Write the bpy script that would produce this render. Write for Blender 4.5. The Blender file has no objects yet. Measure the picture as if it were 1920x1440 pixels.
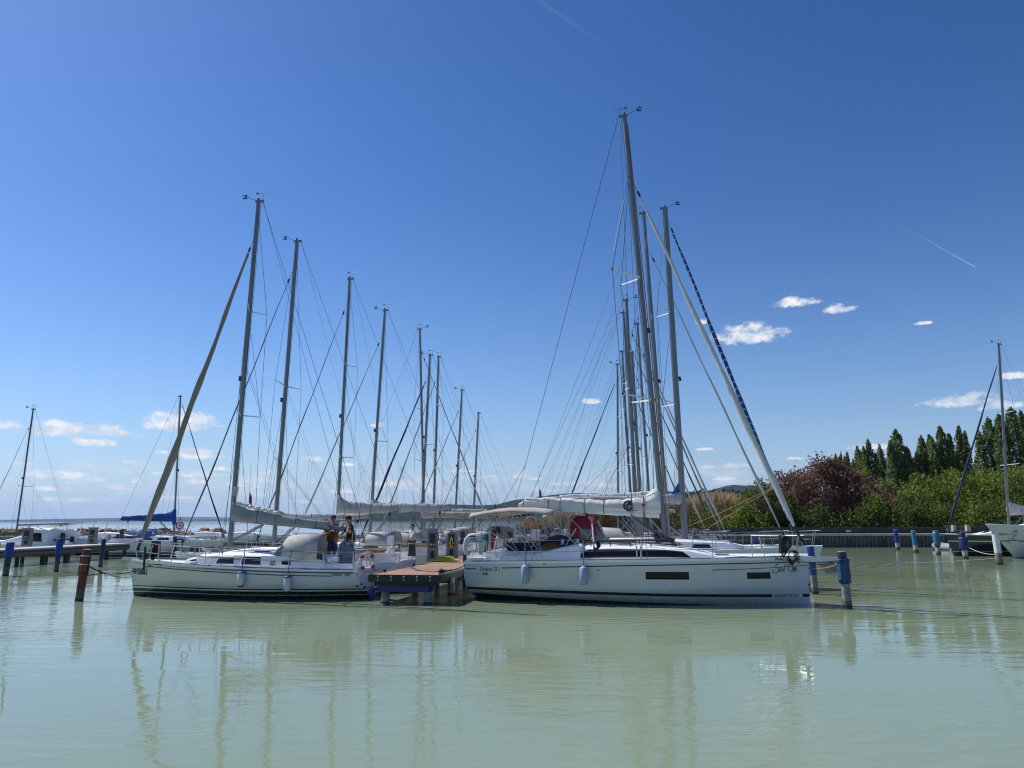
import bpy, math, random
from mathutils import Vector, Matrix, noise
R = math.radians
sc = bpy.context.scene
col = sc.collection
random.seed(7)
# ------------------------------------------------------------------ camera
FPX, CAMH = 1442.0, 2.45
TH = math.atan(254.5/FPX)
ROLL = R(-0.2)
CM = Matrix.Rotation(math.pi/2+TH, 3, 'X') @ Matrix.Rotation(ROLL, 3, 'Z')
cd = bpy.data.cameras.new('camera'); cam = bpy.data.objects.new('camera', cd); col.objects.link(cam)
cam.location = (0, 0, CAMH); cam.rotation_euler = CM.to_euler()
cd.sensor_width = 36; cd.lens = 36*FPX/1920; cd.clip_start = 0.1; cd.clip_end = 90000
sc.camera = cam

def ray(px, py):                       # direction in the world of a point measured on the photograph
    return CM @ Vector(((px-960)/FPX, (720-py)/FPX, -1))
def onz(px, py, z=0.0):
    d = ray(px, py); t = (z-CAMH)/d.z
    return Vector((d.x*t, d.y*t, z))
def aty(px, py, Y):
    d = ray(px, py); t = Y/d.y
    return Vector((d.x*t, Y, CAMH+d.z*t))

# ------------------------------------------------------------------ light
SUN_AZ, SUN_EL = R(-61), R(51)
HAZE = 4.2e-5
sd = Vector((math.sin(SUN_AZ)*math.cos(SUN_EL), math.cos(SUN_AZ)*math.cos(SUN_EL), math.sin(SUN_EL)))
sl = bpy.data.lights.new('sun', 'SUN'); so = bpy.data.objects.new('sun', sl); col.objects.link(so)
sl.energy = 4.5; sl.angle = R(0.55); sl.color = (1, .965, .91)
so.rotation_euler = sd.to_track_quat('Z', 'Y').to_euler()
so.location = (-20, 10, 40)
sc.view_settings.view_transform = 'Standard'; sc.view_settings.look = 'None'
sc.view_settings.exposure = 0.12; sc.view_settings.gamma = 1; sc.cycles.filter_width = 1.15

W = bpy.data.worlds.new('World'); sc.world = W; W.use_nodes = True
nt = W.node_tree; N = nt.nodes; LK = nt.links; N.clear()
def nd(tree, typ, **kw):
    n = tree.nodes.new(typ)
    for k, v in kw.items():
        if k.startswith('i_'):
            key = k[2:]; key = int(key) if key.isdigit() else key.replace('_', ' ')
            n.inputs[key].default_value = v
        else: setattr(n, k, v)
    return n
def mth(tree, op, a, b=None, c=None, clamp=False):
    n = tree.nodes.new('ShaderNodeMath'); n.operation = op; n.use_clamp = clamp
    for i, v in enumerate((a, b, c)):
        if v is None: continue
        if isinstance(v, (int, float)): n.inputs[i].default_value = v
        else: tree.links.new(v, n.inputs[i])
    return n.outputs[0]
sky = nd(nt, 'ShaderNodeTexSky', sky_type='NISHITA')
sky.sun_disc = False; sky.sun_elevation = SUN_EL; sky.sun_rotation = SUN_AZ
sky.altitude = 100; sky.air_density = 1.0; sky.dust_density = 0.6; sky.ozone_density = 2.2
hs = nd(nt, 'ShaderNodeHueSaturation'); hs.inputs['Saturation'].default_value = 1.12; hs.inputs['Value'].default_value = 1.0
sg1 = nd(nt, 'ShaderNodeVectorMath', operation='SCALE'); sg1.inputs['Scale'].default_value = .1; LK.new(sky.outputs[0], sg1.inputs[0])
gm = nd(nt, 'ShaderNodeGamma'); gm.inputs[1].default_value = 1.28; LK.new(sg1.outputs[0], gm.inputs[0])
sg2 = nd(nt, 'ShaderNodeVectorMath', operation='SCALE'); sg2.inputs['Scale'].default_value = 10.3; LK.new(gm.outputs[0], sg2.inputs[0])
tint = nd(nt, 'ShaderNodeVectorMath', operation='MULTIPLY'); tint.inputs[1].default_value = (.90, 1.0, 1.20); LK.new(sg2.outputs[0], tint.inputs[0]); LK.new(tint.outputs[0], hs.inputs['Color'])
tc = nd(nt, 'ShaderNodeTexCoord'); sx = nd(nt, 'ShaderNodeSeparateXYZ'); LK.new(tc.outputs['Generated'], sx.inputs[0])
AZ = mth(nt, 'ARCTAN2', sx.outputs[0], sx.outputs[1]); EL = mth(nt, 'ARCSINE', sx.outputs[2])
cmb = nd(nt, 'ShaderNodeCombineXYZ'); LK.new(AZ, cmb.inputs[0]); LK.new(EL, cmb.inputs[1])
def wnoise(sxy, scale, detail=6, rough=.6):
    m = nd(nt, 'ShaderNodeMapping'); m.inputs['Scale'].default_value = (sxy[0], sxy[1], 1); LK.new(cmb.outputs[0], m.inputs[0])
    n = nd(nt, 'ShaderNodeTexNoise'); n.inputs['Scale'].default_value = scale; n.inputs['Detail'].default_value = detail
    n.inputs['Roughness'].default_value = rough; LK.new(m.outputs[0], n.inputs[0]); return n.outputs[0]
puff = wnoise((1, 1.5), 60, 8, .66)
puff_l = wnoise((1, 2.2), 16, 2, .5)
PN = mth(nt, 'ADD', mth(nt, 'MULTIPLY', mth(nt, 'SUBTRACT', puff, .5), 3.4), mth(nt, 'MULTIPLY', mth(nt, 'SUBTRACT', puff_l, .5), 1.5))
def grp():
    g = bpy.data.node_groups.new('cloud_shape', 'ShaderNodeTree')
    for nm in ('AZ', 'EL', 'A0', 'E0', 'SA', 'SE', 'NZ'):
        g.interface.new_socket(nm, in_out='INPUT', socket_type='NodeSocketFloat')
    g.interface.new_socket('M', in_out='OUTPUT', socket_type='NodeSocketFloat')
    gi = g.nodes.new('NodeGroupInput'); go = g.nodes.new('NodeGroupOutput')
    I = gi.outputs
    dx = mth(g, 'DIVIDE', mth(g, 'SUBTRACT', I['AZ'], I['A0']), I['SA'])
    dy = mth(g, 'DIVIDE', mth(g, 'SUBTRACT', I['EL'], I['E0']), I['SE'])
    dyn = mth(g, 'MULTIPLY', mth(g, 'MINIMUM', dy, 0.0), 2.0)      # flat base
    dyy = mth(g, 'ADD', mth(g, 'MAXIMUM', dy, 0.0), dyn)
    d2 = mth(g, 'ADD', mth(g, 'MULTIPLY', dx, dx), mth(g, 'MULTIPLY', dyy, dyy))
    v = mth(g, 'ADD', mth(g, 'SUBTRACT', 1.0, d2), I['NZ'])
    s0 = mth(g, 'MULTIPLY', v, .95, clamp=True); s = mth(g, 'MULTIPLY', mth(g, 'MULTIPLY', s0, s0), mth(g, 'SUBTRACT', 3.0, mth(g, 'MULTIPLY', s0, 2.0)), clamp=True)
    g.links.new(s, go.inputs[0]); return g
CG = grp()
CLOUDS = [(1405,622,72,22),(1484,565,44,11),(1572,577,32,10),(1316,603,14,6),(1108,751,22,7),(1812,748,66,14),(1880,758,36,10),(1905,703,24,7),(1730,605,18,4),
 (333,786,68,22),(112,802,52,17),(215,807,50,14),(174,827,40,10),(20,796,22,9),(365,849,48,12),(300,847,15,4),(710,796,16,5),(585,859,24,6),
 (980,888,22,10),(1362,873,52,6),(1322,841,16,4),(1362,896,22,5),(1640,836,38,6),(1490,858,18,4),(95,889,64,9),(262,884,50,5),(372,888,48,7),(178,897,22,7),
 (168,872,12,3),(205,913,38,6),(95,915,30,5),(270,902,25,5),(370,902,30,5),(460,910,30,4),(560,912,40,5),(735,905,50,7),(790,914,60,6),(868,882,34,3),(920,892,20,3),
 (45,870,20,4),(130,905,26,4),(235,866,22,5),(310,866,16,4),(420,878,24,5),(340,932,40,4),(150,938,44,4),(505,884,26,6),(650,870,20,4),(640,920,30,5),(560,940,36,4),(75,935,30,3),(1000,896,18,4),(1060,905,35,6),(1030,918,30,4),(1230,790,10,4)]
acc = None
for (px, py, hw, hh) in CLOUDS:
    d = ray(px, py+hh*.45).normalized()
    a0 = math.atan2(d.x, d.y); e0 = math.asin(d.z)
    gn = nt.nodes.new('ShaderNodeGroup'); gn.node_tree = CG
    LK.new(AZ, gn.inputs['AZ']); LK.new(EL, gn.inputs['EL']); LK.new(PN, gn.inputs['NZ'])
    gn.inputs['A0'].default_value = a0; gn.inputs['E0'].default_value = e0
    gn.inputs['SA'].default_value = hw*1.05/FPX/math.cos(e0); gn.inputs['SE'].default_value = hh*1.25/FPX
    acc = gn.outputs[0] if acc is None else mth(nt, 'MAXIMUM', acc, gn.outputs[0])
# faint streaks low over the lake
st = wnoise((1, 5.5), 13, 5, .55)
band = mth(nt, 'MULTIPLY', mth(nt, 'SUBTRACT', 1.0, mth(nt, 'ABSOLUTE', mth(nt, 'DIVIDE', mth(nt, 'SUBTRACT', EL, .038), .04)), clamp=True), 1.0)
stm = mth(nt, 'MULTIPLY', mth(nt, 'MULTIPLY', mth(nt, 'SUBTRACT', st, .47), 5.0, clamp=True), band, clamp=True)
stm = mth(nt, 'MULTIPLY', stm, .8)
# clouds elsewhere in the sky, behind the viewer
oth = wnoise((1, 2.5), 5, 6, .6)
back = mth(nt, 'MULTIPLY', mth(nt, 'SUBTRACT', mth(nt, 'ABSOLUTE', AZ), 1.1), 1.5, clamp=True)
lowm = mth(nt, 'SUBTRACT', 1.0, mth(nt, 'MULTIPLY', EL, 1.4), clamp=True)
othm = mth(nt, 'MULTIPLY', mth(nt, 'MULTIPLY', mth(nt, 'MULTIPLY', mth(nt, 'SUBTRACT', oth, .60), 6.0, clamp=True), back), lowm)
# two thin contrails
def contrail(p, q, wid, k):
    a = ray(*p).normalized(); b = ray(*q).normalized()
    A = (math.atan2(a.x, a.y), math.asin(a.z)); B = (math.atan2(b.x, b.y), math.asin(b.z))
    dx, dy = B[0]-A[0], B[1]-A[1]; Ln = math.hypot(dx, dy); dx /= Ln; dy /= Ln
    ux = mth(nt, 'SUBTRACT', AZ, A[0]); uy = mth(nt, 'SUBTRACT', EL, A[1])
    al = mth(nt, 'DIVIDE', mth(nt, 'ADD', mth(nt, 'MULTIPLY', ux, dx), mth(nt, 'MULTIPLY', uy, dy)), Ln)
    pe = mth(nt, 'ABSOLUTE', mth(nt, 'SUBTRACT', mth(nt, 'MULTIPLY', ux, dy), mth(nt, 'MULTIPLY', uy, dx)))
    w = mth(nt, 'SUBTRACT', 1.0, mth(nt, 'DIVIDE', pe, wid), clamp=True)
    m1 = mth(nt, 'GREATER_THAN', al, 0.0); m2 = mth(nt, 'LESS_THAN', al, 1.0)
    return mth(nt, 'MULTIPLY', mth(nt, 'MULTIPLY', mth(nt, 'MULTIPLY', w, mth(nt, 'MULTIPLY', m1, m2)), al), k)
ct = contrail((1690,422), (1829,501), .0010, .32)
ct2 = contrail((1180,110), (1010,0), .003, .05)
cm_ = mth(nt, 'MAXIMUM', mth(nt, 'MAXIMUM', acc, stm), mth(nt, 'MAXIMUM', othm, mth(nt, 'MAXIMUM', ct, ct2)))
cm_ = mth(nt, 'MULTIPLY', cm_, .92)
shade = wnoise((1, 1.6), 40, 4, .6)
ccol = nd(nt, 'ShaderNodeMixRGB'); ccol.inputs[1].default_value = (5.2, 5.9, 7.2, 1); ccol.inputs[2].default_value = (9.6, 9.5, 9.4, 1)
LK.new(mth(nt, 'MULTIPLY', mth(nt, 'SUBTRACT', shade, .36), 3.6, clamp=True), ccol.inputs[0])
mixc = nd(nt, 'ShaderNodeMixRGB'); 
hzf = mth(nt, 'MULTIPLY', mth(nt, 'POWER', 2.718, mth(nt, 'DIVIDE', mth(nt, 'MAXIMUM', EL, 0.0), -.11)), .85)
low = nd(nt, 'ShaderNodeMixRGB'); low.inputs[2].default_value = (4.7, 6.2, 8.2, 1); LK.new(hzf, low.inputs[0]); LK.new(hs.outputs[0], low.inputs[1])
LK.new(cm_, mixc.inputs[0]); LK.new(low.outputs[0], mixc.inputs[1]); LK.new(ccol.outputs[0], mixc.inputs[2])
bg = nd(nt, 'ShaderNodeBackground'); bg.inputs[1].default_value = 0.1; LK.new(mixc.outputs[0], bg.inputs[0])
wo = nd(nt, 'ShaderNodeOutputWorld'); LK.new(bg.outputs[0], wo.inputs[0])

# ------------------------------------------------------------------ materials
MATS = {}
def mat(name, c, rough=.5, metal=0.0, var=0.0, vs=3.0, bump=0.0, bs=30.0, coat=0.0, spec=.5, stretch=None, wrinkle=False, transl=0.0, emit=0):
    if name in MATS: return MATS[name]
    m = bpy.data.materials.new(name); m.use_nodes = True; t = m.node_tree; p = t.nodes['Principled BSDF']
    p.inputs['Base Color'].default_value = (*c, 1); p.inputs['Roughness'].default_value = rough; p.inputs['Metallic'].default_value = metal
    p.inputs['Coat Weight'].default_value = coat; p.inputs['Specular IOR Level'].default_value = spec
    tcn = nd(t, 'ShaderNodeTexCoord'); mp = nd(t, 'ShaderNodeMapping'); t.links.new(tcn.outputs['Object'], mp.inputs[0])
    if stretch: mp.inputs['Scale'].default_value = stretch
    if var:
        n = nd(t, 'ShaderNodeTexNoise'); n.inputs['Scale'].default_value = vs; n.inputs['Detail'].default_value = 6; n.inputs['Roughness'].default_value = .65
        t.links.new(mp.outputs[0], n.inputs[0])
        mx = nd(t, 'ShaderNodeMixRGB'); mx.inputs[1].default_value = (*[v*(1-var) for v in c], 1); mx.inputs[2].default_value = (*[min(1, v*(1+var)) for v in c], 1)
        rr = nd(t, 'ShaderNodeMapRange'); rr.inputs[1].default_value = .3; rr.inputs[2].default_value = .7
        t.links.new(n.outputs[0], rr.inputs[0]); t.links.new(rr.outputs[0], mx.inputs[0]); t.links.new(mx.outputs[0], p.inputs['Base Color'])
    if bump:
        n2 = nd(t, 'ShaderNodeTexNoise'); n2.inputs['Scale'].default_value = bs; n2.inputs['Detail'].default_value = 4
        if wrinkle: n2.inputs['Distortion'].default_value = 1.2
        t.links.new(mp.outputs[0], n2.inputs[0])
        b = nd(t, 'ShaderNodeBump'); b.inputs['Strength'].default_value = bump; b.inputs['Distance'].default_value = .03
        t.links.new(n2.outputs[0], b.inputs['Height']); t.links.new(b.outputs[0], p.inputs['Normal'])
    if transl:
        tr = nd(t, 'ShaderNodeBsdfTranslucent'); tr.inputs[0].default_value = (*c, 1); ms = nd(t, 'ShaderNodeMixShader'); ms.inputs[0].default_value = transl
        o = t.nodes['Material Output']; t.links.new(p.outputs[0], ms.inputs[1]); t.links.new(tr.outputs[0], ms.inputs[2]); t.links.new(ms.outputs[0], o.inputs[0])
    MATS[name] = m; return m
def ramp(t, src, stops, interp='LINEAR'):
    r = t.nodes.new('ShaderNodeValToRGB'); r.color_ramp.interpolation = interp
    els = r.color_ramp.elements
    while len(els) < len(stops): els.new(.5)
    for e, (p, c) in zip(els, stops): e.position = p; e.color = (*c, 1)
    t.links.new(src, r.inputs[0]); return r.outputs[0]

gel = mat('gelcoat', (.80, .80, .78), .22, coat=.3, var=.04, vs=1.5)
deckw = mat('deck_white', (.84, .84, .83), .45, var=.06, vs=4)
deckg = mat('deck_nonskid', (.66, .67, .67), .7, var=.08, vs=5)
teak = mat('teak', (.30, .19, .11), .7, var=.25, vs=6, stretch=(1, 8, 1))
alu = mat('mast_aluminium', (.20, .21, .22), .40, metal=.5, var=.10, vs=2.5, stretch=(1, 1, .3))
aluw = mat('white_spar', (.74, .74, .73), .4, var=.06)
steel = mat('stainless_steel', (.40, .41, .42), .28, metal=.9)
wire = mat('rigging_wire', (.05, .055, .065), .5, metal=.2)
blk = mat('black_plastic', (.018, .018, .02), .45)
blkrope = mat('black_rope', (.02, .02, .024), .85)
whrope = mat('white_rope', (.62, .60, .55), .9)
tanrope = mat('tan_rope', (.42, .24, .13), .9)
redrope = mat('red_rope', (.35, .05, .05), .9)
glassd = mat('dark_window', (.008, .008, .010), .25, spec=.3)
purp = mat('purple_window', (.035, .018, .045), .1)
canv = mat('grey_canvas', (.36, .36, .34), .85, var=.12, vs=3, bump=.5, bs=6, wrinkle=True, transl=.12)
canvlt = mat('light_grey_canvas', (.50, .49, .46), .85, var=.10, vs=3, bump=.45, bs=6, wrinkle=True, transl=.12)
cream = mat('cream_canvas', (.52, .465, .40), .85, var=.06, vs=3, bump=.25, bs=5, wrinkle=True, transl=.2)
hoodw = mat('off_white_canvas', (.60, .58, .54), .8, var=.08, vs=3, bump=.3, bs=5, wrinkle=True, transl=.2)
sailw = mat('white_sailcloth', (.76, .75, .71), .7, var=.06, vs=3, bump=.5, bs=5, wrinkle=True, transl=.15)
sailtan = mat('tan_sun_strip', (.235, .205, .165), .85, var=.12, vs=2, bump=.4, bs=8, wrinkle=True)
redc = mat('red_canvas', (.38, .035, .045), .8, var=.10, vs=3, bump=.3, bs=5, wrinkle=True, transl=.15)
bluec = mat('blue_canvas', (.012, .085, .36), .8, var=.12, vs=3, bump=.3, bs=7, wrinkle=True, transl=.1)
navyc = mat('navy_canvas', (.012, .016, .06), .85, var=.15, bump=.3, bs=6)
clearp = mat('clear_window', (.33, .34, .34), .15, var=.15, vs=8, transl=.35)
rubber = mat('black_rubber', (.02, .02, .02), .8)
fendw = mat('white_fender', (.56, .58, .57), .45, var=.06)
fendb = mat('light_blue_fender', (.27, .37, .50), .6, var=.08)
fendcap = mat('blue_fender_cap', (.01, .03, .25), .5)
lime = mat('yellow_green_hose', (.5, .55, .03), .5)
skin = mat('skin', (.36, .19, .12), .6, var=.1, vs=10)

# ------------------------------------------------------------------ mesh helpers
class MB:
    def __init__(s): s.v = []; s.f = []
    def add(s, vs, fs):
        b = len(s.v); s.v += [tuple(v) for v in vs]; s.f += [tuple(i+b for i in f) for f in fs]; return s
    def box(s, c, d, rz=0, taper=1.0):
        x, y, z = d[0]/2, d[1]/2, d[2]/2; vs = []
        for k, zz in enumerate((-z, z)):
            q = taper if k else 1
            for a, b in ((-x, -y), (x, -y), (x, y), (-x, y)):
                a *= q; b *= q
                vs.append((c[0]+a*math.cos(rz)-b*math.sin(rz), c[1]+a*math.sin(rz)+b*math.cos(rz), c[2]+zz))
        return s.add(vs, [(3, 2, 1, 0), (4, 5, 6, 7), (0, 1, 5, 4), (1, 2, 6, 5), (2, 3, 7, 6), (3, 0, 4, 7)])
    def loft(s, rings, closed=True, cap=True):
        n = len(rings[0]); vs = [p for r in rings for p in r]; fs = []
        for i in range(len(rings)-1):
            for j in range(n if closed else n-1):
                k = (j+1) % n
                fs.append((i*n+j, i*n+k, (i+1)*n+k, (i+1)*n+j))
        if closed and cap:
            fs.append(tuple(reversed(range(n)))); fs.append(tuple((len(rings)-1)*n+j for j in range(n)))
        return s.add(vs, fs)
    def tube(s, pts, r, n=6, sq=1.0):
        pts = [Vector(p) for p in pts]; rs = r if isinstance(r, (list, tuple)) else [r]*len(pts)
        rings = []; up = None
        for i, p in enumerate(pts):
            d = (pts[min(i+1, len(pts)-1)]-pts[max(i-1, 0)])
            d = d.normalized() if d.length > 1e-9 else Vector((0, 0, 1))
            if up is None: up = Vector((0, 1, 0)) if abs(d.y) < .9 else Vector((1, 0, 0))
            u = (up-d*up.dot(d)).normalized(); w = d.cross(u); up = u
            rings.append([p+(u*math.cos(2*math.pi*k/n)*sq+w*math.sin(2*math.pi*k/n))*rs[i] for k in range(n)])
        return s.loft(rings)
    def sphere(s, c, r, nu=10, nv=7):
        r = r if isinstance(r, (list, tuple)) else (r, r, r); vs = [(c[0], c[1], c[2]-r[2])]
        for i in range(1, nv):
            a = -math.pi/2+math.pi*i/nv
            for j in range(nu):
                b = 2*math.pi*j/nu; vs.append((c[0]+r[0]*math.cos(a)*math.cos(b), c[1]+r[1]*math.cos(a)*math.sin(b), c[2]+r[2]*math.sin(a)))
        vs.append((c[0], c[1], c[2]+r[2])); fs = []
        for j in range(nu):
            k = (j+1) % nu; fs.append((0, 1+k, 1+j)); fs.append((len(vs)-1, 1+(nv-2)*nu+j, 1+(nv-2)*nu+k))
            for i in range(nv-2): fs.append((1+i*nu+j, 1+i*nu+k, 1+(i+1)*nu+k, 1+(i+1)*nu+j))
        return s.add(vs, fs)
    def torus(s, c, Rr, r, ax='y', n=24, m=8, a0=0, a1=2*math.pi):
        full = abs(a1-a0-2*math.pi) < 1e-6; rings = []
        for i in range(n if full else n+1):
            a = a0+(a1-a0)*i/n; ring = []
            for j in range(m):
                b = 2*math.pi*j/m; q = Rr+r*math.cos(b); w = r*math.sin(b); u, v = q*math.cos(a), q*math.sin(a)
                ring.append((c[0]+u, c[1]+w, c[2]+v) if ax == 'y' else (c[0]+w, c[1]+u, c[2]+v) if ax == 'x' else (c[0]+u, c[1]+v, c[2]+w))
            rings.append(ring)
        if full: rings.append(rings[0]); return s.loft(rings, cap=False)
        return s.loft(rings)
    def build(s, name, m, parent=None, smooth=False, auto=None, solid=0):
        me = bpy.data.meshes.new(name); me.from_pydata(s.v, [], s.f); me.update()
        if smooth: me.polygons.foreach_set('use_smooth', [True]*len(me.polygons))
        if smooth and auto != 0:
            me.set_sharp_from_angle(angle=R(auto or 38))
        if m: me.materials.append(m)
        o = bpy.data.objects.new(name, me); col.objects.link(o)
        if parent: o.parent = parent
        if solid:
            md = o.modifiers.new('thickness', 'SOLIDIFY'); md.thickness = solid; md.offset = 0
        return o
def tag(o, label=None, cat=None, group=None, kind=None):
    if label: o['label'] = label
    if cat: o['category'] = cat
    if group: o['group'] = group
    if kind: o['kind'] = kind
    return o
def empty(name, loc, rz=0, label=None, cat=None, group=None):
    o = bpy.data.objects.new(name, None); col.objects.link(o); o.location = loc; o.rotation_euler = (0, 0, rz); o.empty_display_size = .3
    return tag(o, label, cat, group)
def lerp(a, b, t): return a+(b-a)*t
def interp(tab, x):
    if x <= tab[0][0]: return tab[0][1:] if len(tab[0]) > 2 else tab[0][1]
    for p, q in zip(tab, tab[1:]):
        if x <= q[0]:
            t = (x-p[0])/(q[0]-p[0]) if q[0] > p[0] else 0
            r = tuple(lerp(a, b, t) for a, b in zip(p[1:], q[1:]))
            return r if len(r) > 1 else r[0]
    return tab[-1][1:] if len(tab[-1]) > 2 else tab[-1][1]
def textmesh(body, size, shear=0.0, spacing=1.0, bold=0.0):
    cu = bpy.data.curves.new('lettering', 'FONT'); cu.body = body; cu.size = size; cu.shear = shear; cu.space_character = spacing; cu.offset = bold; cu.resolution_u = 3
    o = bpy.data.objects.new('lettering', cu); col.objects.link(o)
    dg = bpy.context.evaluated_depsgraph_get(); me = bpy.data.meshes.new_from_object(o.evaluated_get(dg))
    vs = [v.co.copy() for v in me.vertices]; fs = [tuple(p.vertices) for p in me.polygons]
    bpy.data.objects.remove(o); bpy.data.meshes.remove(me)
    w = max(v.x for v in vs); return vs, fs, w

# ------------------------------------------------------------------ water, shore, hills
def plain(name, m, pts, z, kind='structure', label=None, cat=None):
    o = MB().add([(x, y, z) for x, y in pts], [tuple(range(len(pts)))]).build(name, m); tag(o, label, cat, kind=kind); return o
wm = bpy.data.materials.new('lake_water'); wm.use_nodes = True; t = wm.node_tree; p = t.nodes['Principled BSDF']
p.inputs['Roughness'].default_value = .015; p.inputs['IOR'].default_value = 1.333
tcn = nd(t, 'ShaderNodeTexCoord')
def wn(scale, sc_, detail, dist=0, rot=0):
    mp = nd(t, 'ShaderNodeMapping'); mp.inputs['Scale'].default_value = sc_; mp.inputs['Rotation'].default_value = (0, 0, rot); t.links.new(tcn.outputs['Object'], mp.inputs[0])
    n = nd(t, 'ShaderNodeTexNoise'); n.inputs['Scale'].default_value = scale; n.inputs['Detail'].default_value = detail; n.inputs['Distortion'].default_value = dist
    t.links.new(mp.outputs[0], n.inputs[0]); return n.outputs[0]
patch = wn(.09, (1, 1.6, 1), 2); clr = wn(.05, (1, 1, 1), 3)
t.links.new(ramp(t, clr, [(.3, (.222, .280, .172)), (.7, (.245, .305, .195))]), p.inputs['Base Color'])
pm = nd(t, 'ShaderNodeMapRange'); pm.inputs[1].default_value = .40; pm.inputs[2].default_value = .62; pm.inputs[3].default_value = .08; pm.inputs[4].default_value = 1.9; t.links.new(patch, pm.inputs[0])
rip = wn(2.5, (.45, 1.35, 1), 4, .5, .12); swl = wn(.85, (.6, 1.3, 1), 2, .3, -.1)
hgt = mth(t, 'ADD', mth(t, 'MULTIPLY', mth(t, 'MULTIPLY', rip, pm.outputs[0]), .0125), mth(t, 'MULTIPLY', swl, .0075))
bp = nd(t, 'ShaderNodeBump'); bp.inputs['Strength'].default_value = 1.0; bp.inputs['Distance'].default_value = 1.0
t.links.new(hgt, bp.inputs['Height']); t.links.new(bp.outputs[0], p.inputs['Normal'])
water = plain('water', wm, [(-16000, -300), (16000, -300), (16000, 19000), (-16000, 19000)], 0)

def hillmesh(name, ridge, Y0, Y1, m, seed, rough=.12, n=260, k=26, foot=0):
    # ridge: list of (px, py) on the skyline at distance Y1
    pts = [aty(px, py, Y1) for px, py in ridge]; xs = [q.x for q in pts]
    tab = [(q.x, max(q.z, 0)) for q in pts]; vs = []; fs = []
    for i in range(n+1):
        x = lerp(xs[0], xs[-1], i/n); hz = interp(tab, x)
        for j in range(k+1):
            s = j/k; y = lerp(Y0, Y1*1.25, s); q = min(1, s*1.3)
            prof = math.sin(min(1, q)*math.pi/2)**1.3 if s < .8 else 1-(s-.8)*2
            z = hz*prof*(1+rough*noise.fractal(Vector((x/420.0, y/420.0, seed)), 1, 2, 5)*(1-.7*(q >= 1))) + foot
            if 0 < i < n: z += hz*.02*noise.noise(Vector((x/60.0, y/60.0, seed+9)))
            vs.append((x, y, z-.5 if j else -.5))
    for i in range(n):
        for j in range(k): a = i*(k+1)+j; fs.append((a, a+k+1, a+k+2, a+1))
    return tag(MB().add(vs, fs).build(name, m, smooth=True, auto=0), kind='structure')
hm = bpy.data.materials.new('wooded_hill'); hm.use_nodes = True; t = hm.node_tree; p = t.nodes['Principled BSDF']; p.inputs['Roughness'].default_value = 1; p.inputs['Specular IOR Level'].default_value = 0
tcn = nd(t, 'ShaderNodeTexCoord'); n1 = nd(t, 'ShaderNodeTexNoise'); n1.inputs['Scale'].default_value = .010; n1.inputs['Detail'].default_value = 9; n1.inputs['Roughness'].default_value = .72; t.links.new(tcn.outputs['Object'], n1.inputs[0])
t.links.new(ramp(t, n1.outputs[0], [(.36, (.008, .015, .011)), (.5, (.014, .024, .014)), (.60, (.024, .036, .020)), (.70, (.07, .07, .055))]), p.inputs['Base Color'])
hillmesh('hills', [(600,974),(660,968),(720,955),(760,948),(800,944.5),(850,946),(900,945),(930,943),(960,936),(985,932),(1010,929),(1050,925),(1100,922),(1180,920),(1250,922),(1300,921),(1345,918),(1375,911),(1395,908),(1440,911),(1500,925),(1700,940),(1960,945)], 3000, 4800, hm, 3.3)
hillmesh('far_shore', [(-60,976),(40,973.5),(110,972.5),(200,974),(300,973),(380,974),(450,971.5),(520,971),(600,970),(700,969),(900,968)], 10500, 12500, hm, 8.1, rough=.25)
hillmesh('distant_hills', [(-60,974),(60,972),(160,970),(260,968.5),(330,969),(430,970),(560,968),(700,968),(900,966)], 15000, 17500, hm, 5.1, rough=.1)

# stone quay on the right
QY = 68.0
conc = mat('concrete', (.40, .38, .33), .85, var=.22, vs=1.3, bump=.5, bs=12)
concdk = mat('weathered_concrete', (.115, .115, .10), .9, var=.40, vs=2.2, bump=.6, bs=10)
parap = mat('dark_stone_parapet', (.055, .055, .05), .95, var=.6, vs=2.6, bump=.8, bs=9)
soil = mat('bank_grass', (.05, .07, .025), 1, var=.4, vs=.4)
QX0 = aty(985, 1006, QY).x
quay = empty('quay_wall', (QX0, QY, 0), 0, 'long grey quay wall with ribbed face and pale coping below the bushes on the right', 'quay')
b = MB(); ln = 70-QX0
b.box((ln/2, .5, .42), (ln, .8, 1.1)); 
x = 0
while x < ln:
    b.box((x+.17, .06, .48), (.20, .09, .92)); x += .34
b.build('ribbed_face', concdk, quay)
MB().box((ln/2, .55, 1.055), (ln, 1.2, .17)).build('coping', conc, quay)
MB().box((ln/2, .0, .42), (ln, .05, .07)).build('waling', concdk, quay)
b = MB(); x = 0; random.seed(3)
while x < ln:
    w = random.uniform(1.8, 3.2); b.box((x+w/2, 1.8, 1.3+random.uniform(-.015, .015)), (w-.03, .5, .72)); x += w
b.build('parapet', parap, quay)
MB().box((aty(1605, 1000, QY).x-QX0, 1.52, 1.36), (.42, .03, .2)).build('notice_plate', mat('faded_sign', (.5, .48, .45), .6), quay)
b = MB()
for i in range(24): b.box((2+i*2.9, -.03, .3), (.22, .2, .75))
b.build('fender_timbers', parap, quay)
g = MB()
nx, ny = 60, 20; vs = []; fs = []
for i in range(nx+1):
    for j in range(ny+1):
        x = lerp(QX0, 230, i/nx); y = lerp(QY+2.0, 420, (j/ny)**2)
        vs.append((x, y, 1.0+.6*min(1, (y-QY-2)/8)+.25*noise.noise(Vector((x/9, y/9, 0)))*min(1, (y-QY-2)/3)))
for i in range(nx):
    for j in range(ny): a = i*(ny+1)+j; fs.append((a, a+ny+1, a+ny+2, a+1))
vs2 = [(QX0, QY+2.0, -.5), (QX0, 420, -.5)]
g.add(vs, fs); tag(g.build('ground', soil, smooth=True, auto=0), kind='structure')

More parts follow.
